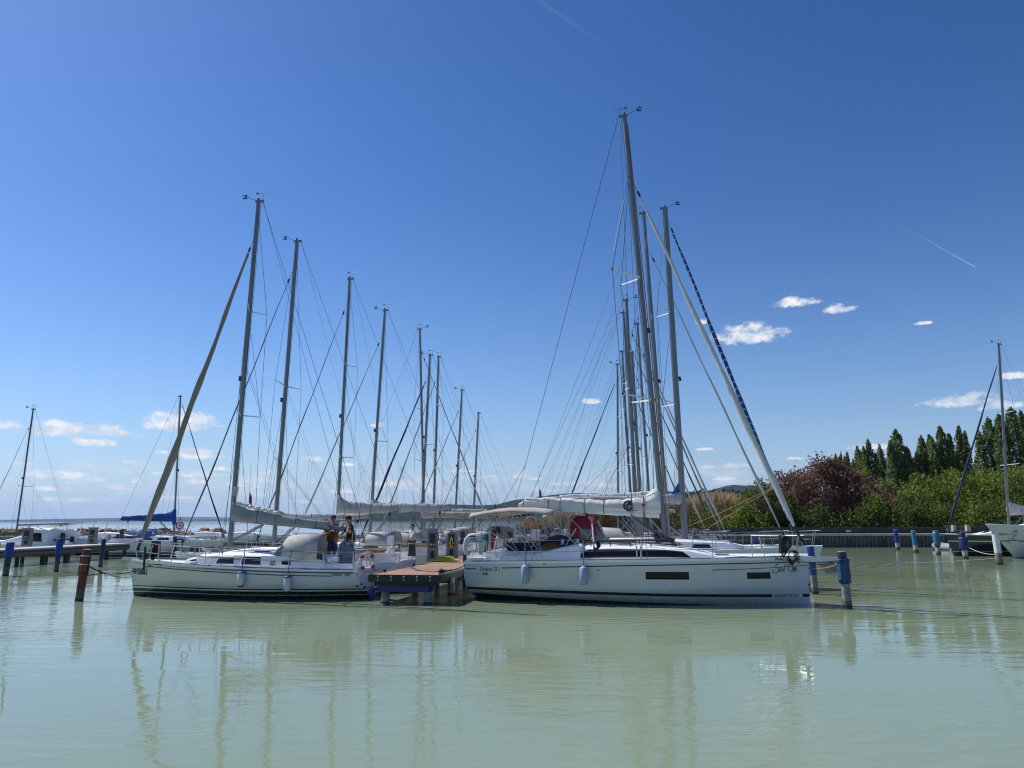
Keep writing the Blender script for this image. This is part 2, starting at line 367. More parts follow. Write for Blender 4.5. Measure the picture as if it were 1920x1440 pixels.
# breakwater beyond the berths
BW = empty('breakwater_wall', (-80, 88, 0), 0, 'long low brown breakwater wall between the berths and the open lake', 'wall')
MB().box((47, .5, .2), (94, 1.0, 1.0)).build('wall_face', mat('brown_wall', (.16, .12, .09), .9, var=.35, vs=1.2), BW)
MB().box((47, .5, .76), (94, 1.3, .14)).build('coping', conc, BW)
bb = MB(); random.seed(11)
stone = mat('breakwater_stone', (.24, .18, .13), .95, var=.45, vs=1.0, bump=.5, bs=4)
def rockpile(name, x0, x1, y0, y1, n, zt, seed):
    rnd = random.Random(seed); b = MB()
    for i in range(n):
        c = (rnd.uniform(x0, x1), rnd.uniform(y0, y1)); s = rnd.uniform(.35, .8); z = rnd.uniform(0, zt)
        nb = len(b.v); b.sphere((c[0], c[1], z), (s, s*.8, s*.6), 6, 4)
        for q in range(nb, len(b.v)):
            v = Vector(b.v[q]); k = 1+.35*noise.noise(v*1.7); cc = Vector((c[0], c[1], z)); b.v[q] = tuple(cc+(v-cc)*k)
    return tag(b.build(name, stone), kind='stuff', label='rough brown boulders heaped along the breakwater', cat='rocks')
rockpile('rocks', -80, -33, 90, 93, 420, 1.35, 5)

# ------------------------------------------------------------------ vegetation
import numpy as np
def leafmat(name, c0, c1, c2, tr=.35):
    m = bpy.data.materials.new(name); m.use_nodes = True; t = m.node_tree; p = t.nodes['Principled BSDF']
    p.inputs['Roughness'].default_value = .6; p.inputs['Specular IOR Level'].default_value = .25
    ge = nd(t, 'ShaderNodeNewGeometry'); tcn = nd(t, 'ShaderNodeTexCoord'); n = nd(t, 'ShaderNodeTexNoise'); n.inputs['Scale'].default_value = .55; n.inputs['Detail'].default_value = 3
    t.links.new(tcn.outputs['Object'], n.inputs[0])
    f = mth(t, 'ADD', mth(t, 'MULTIPLY', ge.outputs['Random Per Island'], .55), mth(t, 'MULTIPLY', mth(t, 'SUBTRACT', n.outputs[0], .25), .8), clamp=True)
    cc = ramp(t, f, [(0.05, c0), (.5, c1), (.95, c2)]); t.links.new(cc, p.inputs['Base Color'])
    tr_ = nd(t, 'ShaderNodeBsdfTranslucent'); t.links.new(cc, tr_.inputs[0]); ms = nd(t, 'ShaderNodeMixShader'); ms.inputs[0].default_value = tr
    o = t.nodes['Material Output']; t.links.new(p.outputs[0], ms.inputs[1]); t.links.new(tr_.outputs[0], ms.inputs[2]); t.links.new(ms.outputs[0], o.inputs[0])
    MATS[name] = m; return m
lf_pop = leafmat('poplar_leaves', (.095, .14, .048), (.165, .225, .078), (.28, .33, .13), .5)
lf_bush = leafmat('willow_leaves', (.085, .125, .022), (.185, .232, .040), (.34, .37, .075), .5)
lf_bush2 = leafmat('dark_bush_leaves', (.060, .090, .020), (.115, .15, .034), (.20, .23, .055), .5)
lf_yel = leafmat('yellow_leaves', (.10, .13, .02), (.20, .22, .03), (.30, .29, .04), .45)
lf_red = leafmat('red_leaves', (.11, .060, .045), (.20, .108, .080), (.32, .19, .14), .45)
lf_far = leafmat('far_leaves', (.020, .038, .014), (.038, .062, .022), (.065, .09, .03), .25)
bark = mat('bark', (.085, .065, .05), .95, var=.3, vs=4)
barkg = mat('grey_bark', (.16, .14, .12), .95, var=.3, vs=4)
def quads(name, C, S, m, parent=None, up=0.0, seed=0, asp=.72):
    rg = np.random.default_rng(seed); n = len(C)
    a = rg.normal(size=(n, 3)); a[:, 2] += up*np.sign(a[:, 2]+1e-9); a /= np.linalg.norm(a, axis=1)[:, None]
    b = rg.normal(size=(n, 3)); b -= a*(a*b).sum(1)[:, None]; b /= np.linalg.norm(b, axis=1)[:, None]
    S = np.asarray(S).reshape(-1, 1)*np.ones((n, 1))
    u = a*S*.5; v = b*S*.5*asp
    V = np.stack([C-u, C+v*1.0+u*.1, C+u, C-v+u*.1], 1).reshape(-1, 3)
    me = bpy.data.meshes.new(name); me.vertices.add(4*n); me.vertices.foreach_set('co', V.astype(np.float32).ravel())
    me.loops.add(4*n); me.loops.foreach_set('vertex_index', np.arange(4*n, dtype=np.int32))
    me.polygons.add(n); me.polygons.foreach_set('loop_start', np.arange(0, 4*n, 4, dtype=np.int32)); me.polygons.foreach_set('loop_total', np.full(n, 4, np.int32))
    me.update(calc_edges=True); me.materials.append(m)
    o = bpy.data.objects.new(name, me); col.objects.link(o)
    if parent: o.parent = parent
    return o
def clumps(cen, rad, per, rg):
    out = []
    for c, r in zip(cen, rad):
        k = int(per*(r**2)); d = rg.normal(size=(k, 3)); d /= np.linalg.norm(d, axis=1)[:, None]
        out.append(np.array(c)+d*(r*rg.uniform(.45, 1.08, size=(k, 1))))
    return np.concatenate(out)
def poplar_mesh(h, w, seed):
    rg = np.random.default_rng(seed); w *= .56; nsp = int(rg.integers(2, 5)); P = []
    spires = [(0, 0, h, w)]+[(math.cos(k*2.2+seed)*w*.95, math.sin(k*2.2+seed)*w*.7, h*rg.uniform(.80, .97), w*.66) for k in range(nsp)]
    for (sx_, sy_, hh, ww) in spires:
        n = int(3900*hh/14*(ww/.9)**1.1); q = rg.uniform(.02, 1, n); a = rg.uniform(0, 2*math.pi, n)
        env = ww*np.minimum(1, (q+.15)/.35)**.5*np.maximum(0, 1-q**5)**.6*(1-.25*q)
        lump = 1+.22*np.sin(a*3+q*hh*1.1+seed)+.17*np.sin(a*5-q*hh*2.3)+.12*np.sin(q*hh*4.1+a*2)
        r = env*np.sqrt(rg.uniform(.25, 1, n))*lump
        keep = rg.uniform(0, 1, n) < .55+.45*np.sin(a*4+q*hh*1.9+seed*2)**2
        P.append(np.stack([sx_+r*np.cos(a), sy_+r*np.sin(a), q*hh+rg.normal(0, .12, n)], 1)[keep])
    return np.concatenate(P), spires
POP = []
def poplar(px, top, Y, w, label, seed):
    base = aty(px, 1000, Y); z0 = 1.5; h = aty(px, top, Y).z-z0
    root = empty('poplar_tree', (base.x, Y, z0), 0, label, 'tree', 'poplars behind the bank')
    C, sp = poplar_mesh(h, w, seed)
    b = MB()
    for (a, c, hh, ww) in sp: b.tube([(0, 0, -.3), (a*.4, c*.4, hh*.3), (a, c, hh*.92)], [.24, .14, .02], 6)
    b.build('trunk', bark, root, smooth=True)
    quads('crown', C, np.random.default_rng(seed).uniform(.20, .38, len(C)), lf_pop, root, seed=seed)
pops = [(1578,853,112,.95,'small dark poplar at the left end of the row, above the red tree'),(1588,851,116,.8,'thin poplar second from the left end of the row'),
 (1600,849,112,1.1,'short poplar just left of a gap of sky above the red tree'),(1620,838,108,1.3,'middle-sized poplar right of the first small group, with open sky beside it'),
 (1642,825,106,1.6,'tall narrow poplar behind the yellow-green sapling'),(1663,836,108,1.5,'forked poplar right of the yellow-green sapling'),
 (1697,807,100,2.3,'broad tall poplar standing free with a wide skirt of branches'),(1714,842,103,1.7,'lower poplar leaning out on the right side of the broad one'),
 (1744,819,100,1.8,'poplar at the left edge of the dense middle clump'),(1760,817,102,1.7,'second poplar inside the dense middle clump'),
 (1782,801,98,2.1,'tallest poplar of the dense middle clump'),(1798,832,99,1.5,'lowest poplar at the right edge of the middle clump'),
 (1818,801,100,1.7,'slim poplar standing alone right of the dense clump'),(1846,856,110,1.6,'low roundish poplar left of the far right mast'),
 (1876,785,92,2.3,'full poplar partly hidden behind the mast at the far right'),(1893,786,94,1.7,'poplar just right of the far right mast'),
 (1922,766,90,2.6,'tallest poplar cut by the right edge of the view')]
for i, (px, tp, Y, w, lb) in enumerate(pops): poplar(px, tp, Y, w, lb, 100+i)

def bush(name, px, top, Y, w, d, m, label, seed, per=95, cat='bush', group='bushes along the quay', ls=(.17, .34), trunk=True, z0=1.3, clump=(.5, 1.0), dens=1.0):
    base = aty(px, 1000, Y); h = aty(px, top, Y).z-z0; rg = np.random.default_rng(seed)
    root = empty(name, (base.x, Y, z0), 0, label, cat, group)
    cen = []; rad = []; n = int(w*h*1.5*dens)
    for _ in range(n):
        a = rg.uniform(0, 6.28); u = rg.uniform(0, 1)**.5
        zf = rg.uniform(.02, 1); env = (1-zf**2.3)**.55*(1+.22*math.sin(a*3+seed)+.15*math.sin(a*7+zf*5))
        cen.append((w*.5*u*env*math.cos(a), d*.5*u*env*math.sin(a), max(.3, zf*h*.93*(1+.10*math.sin(a*2+seed*1.7))))); rad.append(rg.uniform(*clump))
    C = clumps(cen, rad, per, rg)
    # leading shoots around the outline
    sh = []
    for _ in range(int(w*3)):
        i = rg.integers(len(cen)); c = np.array(cen[i]); d_ = np.array([rg.normal()*.5, rg.normal()*.5, 1.0]); d_ /= np.linalg.norm(d_)
        L_ = rad[i]+rg.uniform(.3, 1.0)
        for q in np.linspace(.4, 1, 9): sh.append(c+d_*L_*q+rg.normal(size=3)*.06)
    C = np.concatenate([C, np.array(sh)]); C[:, 2] = np.maximum(C[:, 2], .1)
    if trunk:
        b = MB()
        for _ in range(max(5, int(w*1.3))):
            i = rg.integers(len(cen)); c = cen[i]; o = (rg.uniform(-.12, .12)*w, rg.uniform(-.1, .1)*d)
            b.tube([(o[0], o[1], -.4), (lerp(o[0], c[0], .35)+rg.uniform(-.2, .2), lerp(o[1], c[1], .35), c[2]*.45), c], [.11, .07, .02], 5)
        b.build('branches', barkg if m is lf_red else bark, root, smooth=True)
    quads('foliage', C, rg.uniform(ls[0], ls[1], len(C)), m, root, seed=seed)
    return root
bs = [(1305,970,74.5,5.0,lf_bush2,'low dark bush at the left end of the bank behind the reeds'),
 (1345,968,74.5,5,lf_bush,'round green bush in front of the reeds'),(1392,956,75,5.5,lf_bush,'bush between the reeds and the taller shrub left of the red tree'),
 (1432,906,78,6.5,lf_bush2,'tall shrub directly left of the red tree'),(1412,958,74,4,lf_bush,'small bright bush close above the quay left of the red tree'),
 (1470,925,79,5,lf_bush2,'bush in front of the left flank of the red tree'),
 (1650,935,77,5.5,lf_bush,'yellow-green bush at the right foot of the red tree'),(1668,905,86,5,lf_bush,'bright bush right of the red tree below the forked poplar'),
 (1700,912,80,6,lf_bush,'bush below the broad free-standing poplar'),(1732,900,84,6.5,lf_bush,'yellow-tinged bush left of the middle poplars'),
 (1765,896,80,6.5,lf_bush,'bush below the dense middle poplars'),(1800,886,84,7,lf_bush,'large bush beneath the slim lone poplar'),
 (1838,878,80,7,lf_bush,'large willow bush left of the far right mast'),(1872,886,86,7,lf_bush,'bushy willow behind the far right mast'),
 (1905,876,80,7,lf_bush,'willow bush right of the far right mast'),(1950,870,82,8,lf_bush,'willow bush at the right edge of the view'),
 (1720,952,75,4.5,lf_bush2,'low shaded bush over the quay below the broad poplar'),(1782,948,75,5,lf_bush2,'low shaded bush over the quay behind the turquoise pile'),
 (1845,944,75,5,lf_bush,'low bush over the quay behind the navy yacht'),(1612,955,76,4.5,lf_bush2,'dark low bush under the right half of the red tree'),
 (1540,962,76,4,lf_bush2,'dark low bush under the middle of the red tree'),(1900,950,75,5,lf_bush2,'low shrub at the far right behind the pale hull')]
for i, (px, tp, Y, w, m, lb) in enumerate(bs): bush('bush', px, tp, Y, w, w*.7, m, lb, 300+i)
bush('red_tree', 1562, 869, 81, 13.0, 9, lf_red, 'broad reddish-brown tree with bare dark branches behind the quay', 41, per=125, cat='tree', group=None, ls=(.16, .32), clump=(.45, .95), dens=2.6)
bush('red_tree', 1492, 884, 83, 7.5, 6, lf_red, 'smaller reddish tree growing into the left side of the broad red one', 42, per=110, cat='tree', group=None, ls=(.16, .30), clump=(.4, .85), dens=2.2)
bush('yellow_sapling', 1636, 873, 88, 2.6, 2.2, lf_yel, 'bright yellow-green sapling in front of the tall poplars', 43, per=75, cat='tree', group=None, clump=(.35, .6))
# wood behind the reeds
wd = []; rg = np.random.default_rng(77)
for i in range(150):
    px = rg.uniform(1255, 1480); Y = rg.uniform(170, 260)
    topy = interp([(1255,931),(1290,921),(1330,916),(1380,915),(1420,918),(1480,915)], px)+rg.uniform(0, 7)
    q = aty(px, topy, Y); r = rg.uniform(2.0, 3.6)
    c = np.array([[q.x, Y, q.z-r]]); zz = q.z-r
    while zz > 0: wd.append((q.x+rg.uniform(-1, 1), Y+rg.uniform(-1, 1), zz, r)); zz -= r*1.2
wc = clumps([w[:3] for w in wd], [w[3] for w in wd], 4.5, rg)
wc = wc[wc[:, 2] > .5]
tag(quads('woodland', wc, rg.uniform(.6, 1.2, len(wc)), lf_far, seed=5), 'dark green wood behind the reeds', 'woodland', kind='stuff')
# reeds
rdm = bpy.data.materials.new('reeds'); rdm.use_nodes = True; t = rdm.node_tree; p = t.nodes['Principled BSDF']; p.inputs['Roughness'].default_value = .8
ge = nd(t, 'ShaderNodeNewGeometry'); tcn = nd(t, 'ShaderNodeTexCoord'); sp_ = nd(t, 'ShaderNodeSeparateXYZ'); t.links.new(tcn.outputs['Object'], sp_.inputs[0])
f = mth(t, 'ADD', mth(t, 'DIVIDE', sp_.outputs[2], 5.6), mth(t, 'MULTIPLY', mth(t, 'SUBTRACT', ge.outputs['Random Per Island'], .5), .45), clamp=True)
t.links.new(ramp(t, f, [(.25, (.10, .13, .04)), (.5, (.24, .21, .09)), (.72, (.44, .32, .18)), (.95, (.50, .38, .26))]), p.inputs['Base Color'])
tr_ = nd(t, 'ShaderNodeBsdfTranslucent'); tr_.inputs[0].default_value = (.38, .28, .14, 1); ms = nd(t, 'ShaderNodeMixShader'); ms.inputs[0].default_value = .4; o = t.nodes['Material Output']; t.links.new(p.outputs[0], ms.inputs[1]); t.links.new(tr_.outputs[0], ms.inputs[2]); t.links.new(ms.outputs[0], o.inputs[0])
rv = []; rf = []; rr = random.Random(4)
def reed(x, y, z0, h):
    a = rr.uniform(0, 3.14); w = rr.uniform(.015, .035); dx, dy = math.cos(a)*w, math.sin(a)*w; lx, ly = rr.uniform(-.14, .14)*h, rr.uniform(-.12, .12)*h
    b = len(rv); rv.extend([(x-dx, y-dy, z0), (x+dx, y+dy, z0), (x+lx*.6+dx*.7, y+ly*.6+dy*.7, z0+h*.7), (x+lx*.6-dx*.7, y+ly*.6-dy*.7, z0+h*.7)]); rf.append((b, b+1, b+2, b+3))
    W2 = rr.uniform(.06, .13); tx, ty, tz = x+lx, y+ly, z0+h
    b = len(rv); rv.extend([(x+lx*.62, y+ly*.62, z0+h*.72), (x+lx*.85+math.cos(a)*W2, y+ly*.85+math.sin(a)*W2, z0+h*.86), (tx+lx*.12, ty, tz), (x+lx*.82-math.cos(a)*W2, y+ly*.82-math.sin(a)*W2, z0+h*.85)]); rf.append((b, b+1, b+2, b+3))
    for _ in range(2):
        hh = rr.uniform(.2, .75)*h; aa = rr.uniform(0, 6.28); L_ = rr.uniform(.3, .6)
        b = len(rv); px_, py_, pz_ = x+lx*.6*hh/h, y+ly*.6*hh/h, z0+hh
        rv.extend([(px_, py_, pz_), (px_+math.cos(aa)*L_*.5, py_+math.sin(aa)*L_*.5, pz_+.28), (px_+math.cos(aa)*L_, py_+math.sin(aa)*L_, pz_+.22), (px_+math.cos(aa)*L_*.5, py_+math.sin(aa)*L_*.5, pz_+.22)]); rf.append((b, b+1, b+2, b+3))
for _ in range(10500):
    px = rr.uniform(985, 1462); Y = rr.uniform(77, 93)
    topy = interp([(985,972),(1040,966),(1075,940),(1100,934),(1290,932),(1310,923),(1350,920),(1400,927),(1462,935)], px)+6*noise.noise(Vector((px/14, Y/3, 0)))
    q = aty(px, topy+rr.uniform(0, 16), Y); reed(q.x, Y, 1.3, max(.8, q.z-1.3))
tag(MB().add(rv, rf).build('reeds', rdm), 'tall tan and green reeds with feathery tops behind the quay', 'reeds', kind='stuff')
# green weeds along the left breakwater
wv = []; rg2 = np.random.default_rng(8)
for _ in range(160):
    x = rg2.uniform(-75, -38); wv.append((x, 91+rg2.uniform(-.8, 2), 1.2+rg2.uniform(-.2, .35)))
wcl = clumps(wv, rg2.uniform(.25, .55, len(wv)), 60, rg2)
tag(quads('weeds', wcl, .18, lf_yel, seed=9), 'green and yellow weeds growing between the breakwater boulders', 'weeds', kind='stuff')

# ------------------------------------------------------------------ boats
def hullmat(name, top, stripes, rough=.22):
    """stripes: list of (z at stern, slope per metre, colour) from below upwards; colour applies under that height"""
    m = bpy.data.materials.new(name); m.use_nodes = True; t = m.node_tree; p = t.nodes['Principled BSDF']
    p.inputs['Roughness'].default_value = rough; p.inputs['Coat Weight'].default_value = .3
    tcn = nd(t, 'ShaderNodeTexCoord'); s = nd(t, 'ShaderNodeSeparateXYZ'); t.links.new(tcn.outputs['Object'], s.inputs[0])
    n = nd(t, 'ShaderNodeTexNoise'); n.inputs['Scale'].default_value = 1.2; n.inputs['Detail'].default_value = 5; mp = nd(t, 'ShaderNodeMapping'); mp.inputs['Scale'].default_value = (1, 1, .4)
    t.links.new(tcn.outputs['Object'], mp.inputs[0]); t.links.new(mp.outputs[0], n.inputs[0])
    cur = ramp(t, n.outputs[0], [(.3, tuple(v*.95 for v in top)), (.7, top)])
    for z0, sl_, c in reversed(stripes):
        lim = mth(t, 'ADD', z0, mth(t, 'MULTIPLY', s.outputs[0], sl_))
        k = mth(t, 'LESS_THAN', s.outputs[2], lim); mx = nd(t, 'ShaderNodeMixRGB'); t.links.new(k, mx.inputs[0]); t.links.new(cur, mx.inputs[1]); mx.inputs[2].default_value = (*c, 1); cur = mx.outputs[0]
    # water stain just above the surface
    sn = nd(t, 'ShaderNodeTexNoise'); sn.inputs['Scale'].default_value = 2.6; sn.inputs['Detail'].default_value = 8; sn.inputs['Roughness'].default_value = .7; mp2 = nd(t, 'ShaderNodeMapping'); mp2.inputs['Scale'].default_value = (1.6, 1.6, .25); t.links.new(tcn.outputs['Object'], mp2.inputs[0]); t.links.new(mp2.outputs[0], sn.inputs[0])
    hgt_ = mth(t, 'SUBTRACT', 1.0, mth(t, 'DIVIDE', s.outputs[2], .62), clamp=True)
    stn = mth(t, 'MULTIPLY', mth(t, 'MULTIPLY', hgt_, mth(t, 'MULTIPLY', mth(t, 'SUBTRACT', sn.outputs[0], .38), 2.6, clamp=True)), .55)
    mxs = nd(t, 'ShaderNodeMixRGB'); t.links.new(stn, mxs.inputs[0]); t.links.new(cur, mxs.inputs[1]); mxs.inputs[2].default_value = (.23, .21, .13, 1); cur = mxs.outputs[0]
    t.links.new(cur, p.inputs['Base Color']); return m

class Boat:
    def __init__(s, pos, yaw, L, B, fs, fb, label, cat='sailing yacht', group=None, rs=.78, srake=.0, brake=.35, tmax=.42, knuckle=None, name='sailing_yacht', bowpow=2.1, sheer=.0):
        s.yaw = yaw; s.dir = Vector((math.cos(yaw), math.sin(yaw), 0)); s.nrm = Vector((-math.sin(yaw), math.cos(yaw), 0)); s.pos = Vector((pos[0], pos[1], 0))
        s.L, s.B, s.fs, s.fb, s.rs, s.srake, s.brake, s.tmax, s.kn, s.bp, s.sh = L, B, fs, fb, rs, srake, brake, tmax, knuckle, bowpow, sheer
        s.root = empty(name, (pos[0], pos[1], 0), yaw, label, cat, group)
        s.near = -1 if s.nrm.y > 0 else 1      # the side that faces the camera (local y sign)
    def pl(s, px, py, off=0.0):                 # a measured point brought into the boat's frame, on its plane y=off
        d = ray(px, py); o = Vector((0, 0, CAMH))
        t = (off-(o-s.pos).dot(s.nrm))/d.dot(s.nrm); w = o+d*t-s.pos
        return Vector((w.dot(s.dir), off, w.z))
    def world(s, p): return s.pos+s.dir*p[0]+s.nrm*p[1]+Vector((0, 0, p[2]))
    def zs(s, t): return s.fs+(s.fb-s.fs)*t**1.5 - s.sh*math.sin(math.pi*t)
    def xst(s, z): return s.srake*z/s.fs
    def xbw(s, z): return s.L-s.brake*(1-z/s.fb)
    def yd(s, t):
        if t < s.tmax: g = s.rs+(1-s.rs)*math.sin(math.pi/2*t/s.tmax)
        else: g = 1-((t-s.tmax)/(1-s.tmax))**s.bp
        return max(.02, s.B/2*g)
    def zk(s, t): return -.06-.40*math.sin(math.pi*min(1, t*.93+.04))
    def hb(s, t, z):
        t = min(1, max(0, t)); zk = s.zk(t); zs = s.zs(t); u = min(1, max(0, (z-zk)/(zs-zk)))
        a = lerp(3.4, 1.5, t**1.5); f = 1-(1-u)**a
        if t > .5: f = lerp(f, u**.8, (t-.5)*1.1)
        if s.kn:
            uk = (s.kn-zk)/(zs-zk); f = .90*(1-(1-min(1, u/uk))**2.2) if u < uk else .90+.10*(u-uk)/(1-uk)
            f = lerp(f, u**.6, max(0, t-.6)*1.2)
        return s.yd(t)*max(.0, f)+.012
    def side(s, x, z, sg, off=.004):
        t = (x-s.xst(z))/(s.xbw(z)-s.xst(z)); return Vector((x, sg*(s.hb(t, z)+off), z))
    def deckpt(s, t, inset=.06, dz=0):
        z = s.zs(t); return lambda sg: Vector((lerp(s.xst(z), s.xbw(z), t), sg*max(.0, s.yd(t)-inset), z+dz))
    def dx(s, x, sg, inset=.07, dz=0):          # point on the deck edge at local x
        t = min(1, max(0, (x-s.srake)/(s.L-s.srake))); z = s.zs(t); return Vector((x, sg*max(0, s.yd(t)-inset), z+dz))
    def zdeck(s, x): return s.zs(min(1, max(0, (x-s.srake)/(s.L-s.srake))))
    def hull(s, m, ns=30, nh=13):
        b = MB(); rings = []
        for i in range(ns+1):
            t = (i/ns); t = 1-(1-t)**1.25; ring = []
            zk, zs = s.zk(t), s.zs(t)
            us = [q/nh for q in range(nh+1)]
            if s.kn: uk = (s.kn-zk)/(zs-zk); us = sorted(us+[uk-.004, uk+.004])
            for sg in (-1, 1):
                for u in (reversed(us) if sg < 0 else us):
                    z = lerp(zk, zs, u); ring.append((lerp(s.xst(z), s.xbw(z), t), sg*s.hb(t, z), z))
            rings.append(ring)
        b.loft(rings, closed=False); n = len(rings[0])
        b.f.append(tuple(range(n)))
        return b.build('hull', m, s.root, smooth=True, auto=32)
    def deck(s, m, ck=None, cw=.95, co=.0, rail=.05, well=.55, camber=.02):
        """ck=(x0,x1) cockpit well"""
        b = MB(); rings = []; xs = [i/40 for i in range(41)]
        if ck: xs = sorted(set(xs+[ck[0]/s.L-.001, ck[0]/s.L+.001, ck[1]/s.L-.001, ck[1]/s.L+.001]))
        for t in xs:
            z = s.zs(t); y = s.yd(t)+.012; x = lerp(s.xst(z), s.xbw(z), t); c = min(cw, y*.6)
            inn = ck and ck[0]/s.L < t < ck[1]/s.L; zc = z-well if inn else z+.03+camber*.6
            h = co*min(1, max(0, (ck[1]+.9-t*s.L)/.9)) if ck and t < ck[1]/s.L+.08 else 0
            y0 = min(.05, y*.4)
            half = [(y, z), (y, z+rail), (y-y0, z+rail), (y-y0, z+.01), (c+min(.14, c*.15), z+.025), (c+min(.08, c*.1), z+.03+h), (c, z+.03+h), (c*.98, zc), (0, zc+(0 if inn else camber))]
            rings.append([(x, -a, q) for a, q in half]+[(x, a, q) for a, q in reversed(half[:-1])])
        b.loft(rings, closed=False)
        n = len(rings[0]); b.f.append(tuple(reversed(range(n)))); 
        return b.build('deck', m, s.root, smooth=True, auto=30)
    def cabin(s, prof, m, name='cabin'):
        """prof: list of (x, height above deck, half width)"""
        s.cp = prof; b = MB(); rings = []
        for (x, h, w) in prof:
            z = s.zdeck(x)+.01
            half = [(w, z-.02), (w*.95, z+h*.55), (w*.90, z+h*.86), (w*.80, z+h*.97), (w*.4, z+h*1.05), (0, z+h*1.07)]
            rings.append([(x, -a, q) for a, q in half]+[(x, a, q) for a, q in reversed(half[:-1])])
        b.loft(rings, closed=False); n = len(rings[0]); b.f.append(tuple(range(n))); b.f.append(tuple(len(b.v)-n+i for i in reversed(range(n))))
        return b.build(name, m, s.root, smooth=True, auto=28)
    def cabside(s, x, z, sg, off=.006):
        h, w = interp(s.cp, x); z0 = s.zdeck(x)+.01; v = (z-z0)/max(h, .01)
        k = lerp(1, .95, min(1, max(0, v/.55))) if v < .55 else lerp(.95, .90, min(1, (v-.55)/.31))
        return Vector((x, sg*(w*k+off), z))
    def patch(s, name, m, fn, poly, nx=10, parent=None, thick=.012):
        """poly: list of (x,z) quad corners a,b,c,d -> laid on the surface fn, with thickness"""
        a, b_, c, d = poly; b = MB(); rings = []
        for i in range(nx+1):
            t = i/nx; lo = (lerp(a[0], b_[0], t), lerp(a[1], b_[1], t)); hi = (lerp(d[0], c[0], t), lerp(d[1], c[1], t))
            r = []
            for k in range(5):
                q = k/4; r.append(fn(lerp(lo[0], hi[0], q), lerp(lo[1], hi[1], q)))
            rings.append(r)
        b.loft(rings, closed=False); o = b.build(name, m, parent or s.root, smooth=True)
        md = o.modifiers.new('thickness', 'SOLIDIFY'); md.thickness = thick; md.offset = 0
        return o
    def lettering(s, body, x, z, size, m, sg, shear=0, dirx=1, spacing=1.0, name='lettering', squash=1.0, bold=0.0, slope=0.0):
        vs, fs, w = textmesh(body, size, shear, spacing, bold)
        V = [s.side(x+dirx*v.x*squash, z+v.y+slope*v.x, sg, .014) for v in vs]
        o = MB().add(V, fs).build(name, m, s.root); return w*squash
    # ---- rig
    def rig(s, base, top, r=.075, m=None, spreaders=(.36, .68), span=.95, sweep=.35, fore=None, jib=None, back=True, gear='both', fwd=1, chain_w=None, wirer=.006, jibtop=.9, thin=1.0, jr=.06, light=True):
        m = m or alu; M_ = s.root; s.mb, s.mt = base, top; P = lambda q: base.lerp(top, q)
        MB().tube([base, P(.33), P(.66), P(.9), top], [r, r, r*.98, r*.9, r*.8], 10, sq=.72).build('mast', m, M_, smooth=True)
        mh = MB(); mh.box((top.x-.05*fwd, top.y, top.z+.03), (.30, .08, .08)).build('masthead', alu, M_)
        rr = random.Random(hash((round(base.x, 2), round(top.z, 2))) % 9999)
        up = Vector((0, 0, 1))
        if gear in ('both', 'vane'):
            q = top+Vector((-.16, 0, .05)); b = MB(); b.tube([q, q+up*.28], .006, 5); a = rr.uniform(-.3, .3)
            b.tube([q+up*.28+Vector((-.24, a*.2, 0)), q+up*.28+Vector((.2, -a*.2, 0))], .006, 5)
            b.add([q+up*.28+Vector((.12, 0, .0)), q+up*.28+Vector((.24, 0, .045)), q+up*.28+Vector((.24, 0, -.045)), q+up*.28+Vector((.24, .012, 0))], [(0, 1, 2), (0, 3, 1), (0, 2, 3), (1, 3, 2)])
            b.build('wind_vane', blk, M_)
        if gear in ('both', 'cups'):
            q = top+Vector((.08, 0, .06)); e = q+Vector((.42*fwd, 0, .18)); b = MB(); b.tube([q, e], .009, 5)
            for k in range(3):
                a = k*2.1+rr.uniform(0, 1); c = e+Vector((math.cos(a)*.07, math.sin(a)*.07, .02)); b.tube([e, c], .006, 4); b.sphere(c, .028, 6, 4)
            b.tube([e+up*-.06, e+up*.05], .014, 5); b.box((e.x, e.y, e.z-.08), (.16, .01, .05)); b.build('anemometer', blk, M_)
        if light: MB().tube([top+up*.05, top+up*.15], .035, 7).build('masthead_light', blk, M_)
        cw = chain_w or s.B/2*.93; tips = []
        for k, q in enumerate(spreaders):
            c = P(q); sp_ = span*(1-.12*k)
            for sg in (-1, 1):
                tp = c+Vector((-sweep, sg*sp_, .06)); tips.append((k, sg, tp)); MB().tube([c, tp], [.028, .018], 6, sq=.5).build('spreader', aluw, M_, smooth=True)
        wr = wirer*thin; fr = P(.92 if jibtop < .97 else .985)
        for sg in (-1, 1):
            ch = Vector((base.x-sweep*1.05, sg*cw, s.zdeck(base.x-sweep)+.05)); tl = [tp for k, g_, tp in tips if g_ == sg]
            MB().tube([ch]+tl+[P(.985)], wr*1.1, 4).build('shroud', wire, M_)
            if spreaders: MB().tube([ch+Vector((.12, 0, 0)), P(spreaders[0]-.02)], wr, 4).build('shroud', wire, M_)
            if len(tl) > 1: MB().tube([tl[0], P(spreaders[1]-.01)], wr*.9, 4).build('shroud', wire, M_)
        fpt = fore or Vector((s.L-.15, 0, s.zdeck(s.L)+.12)); s.fore = fpt; ft = P(jibtop)
        MB().tube([fpt, ft], wr, 4).build('forestay', wire, M_)
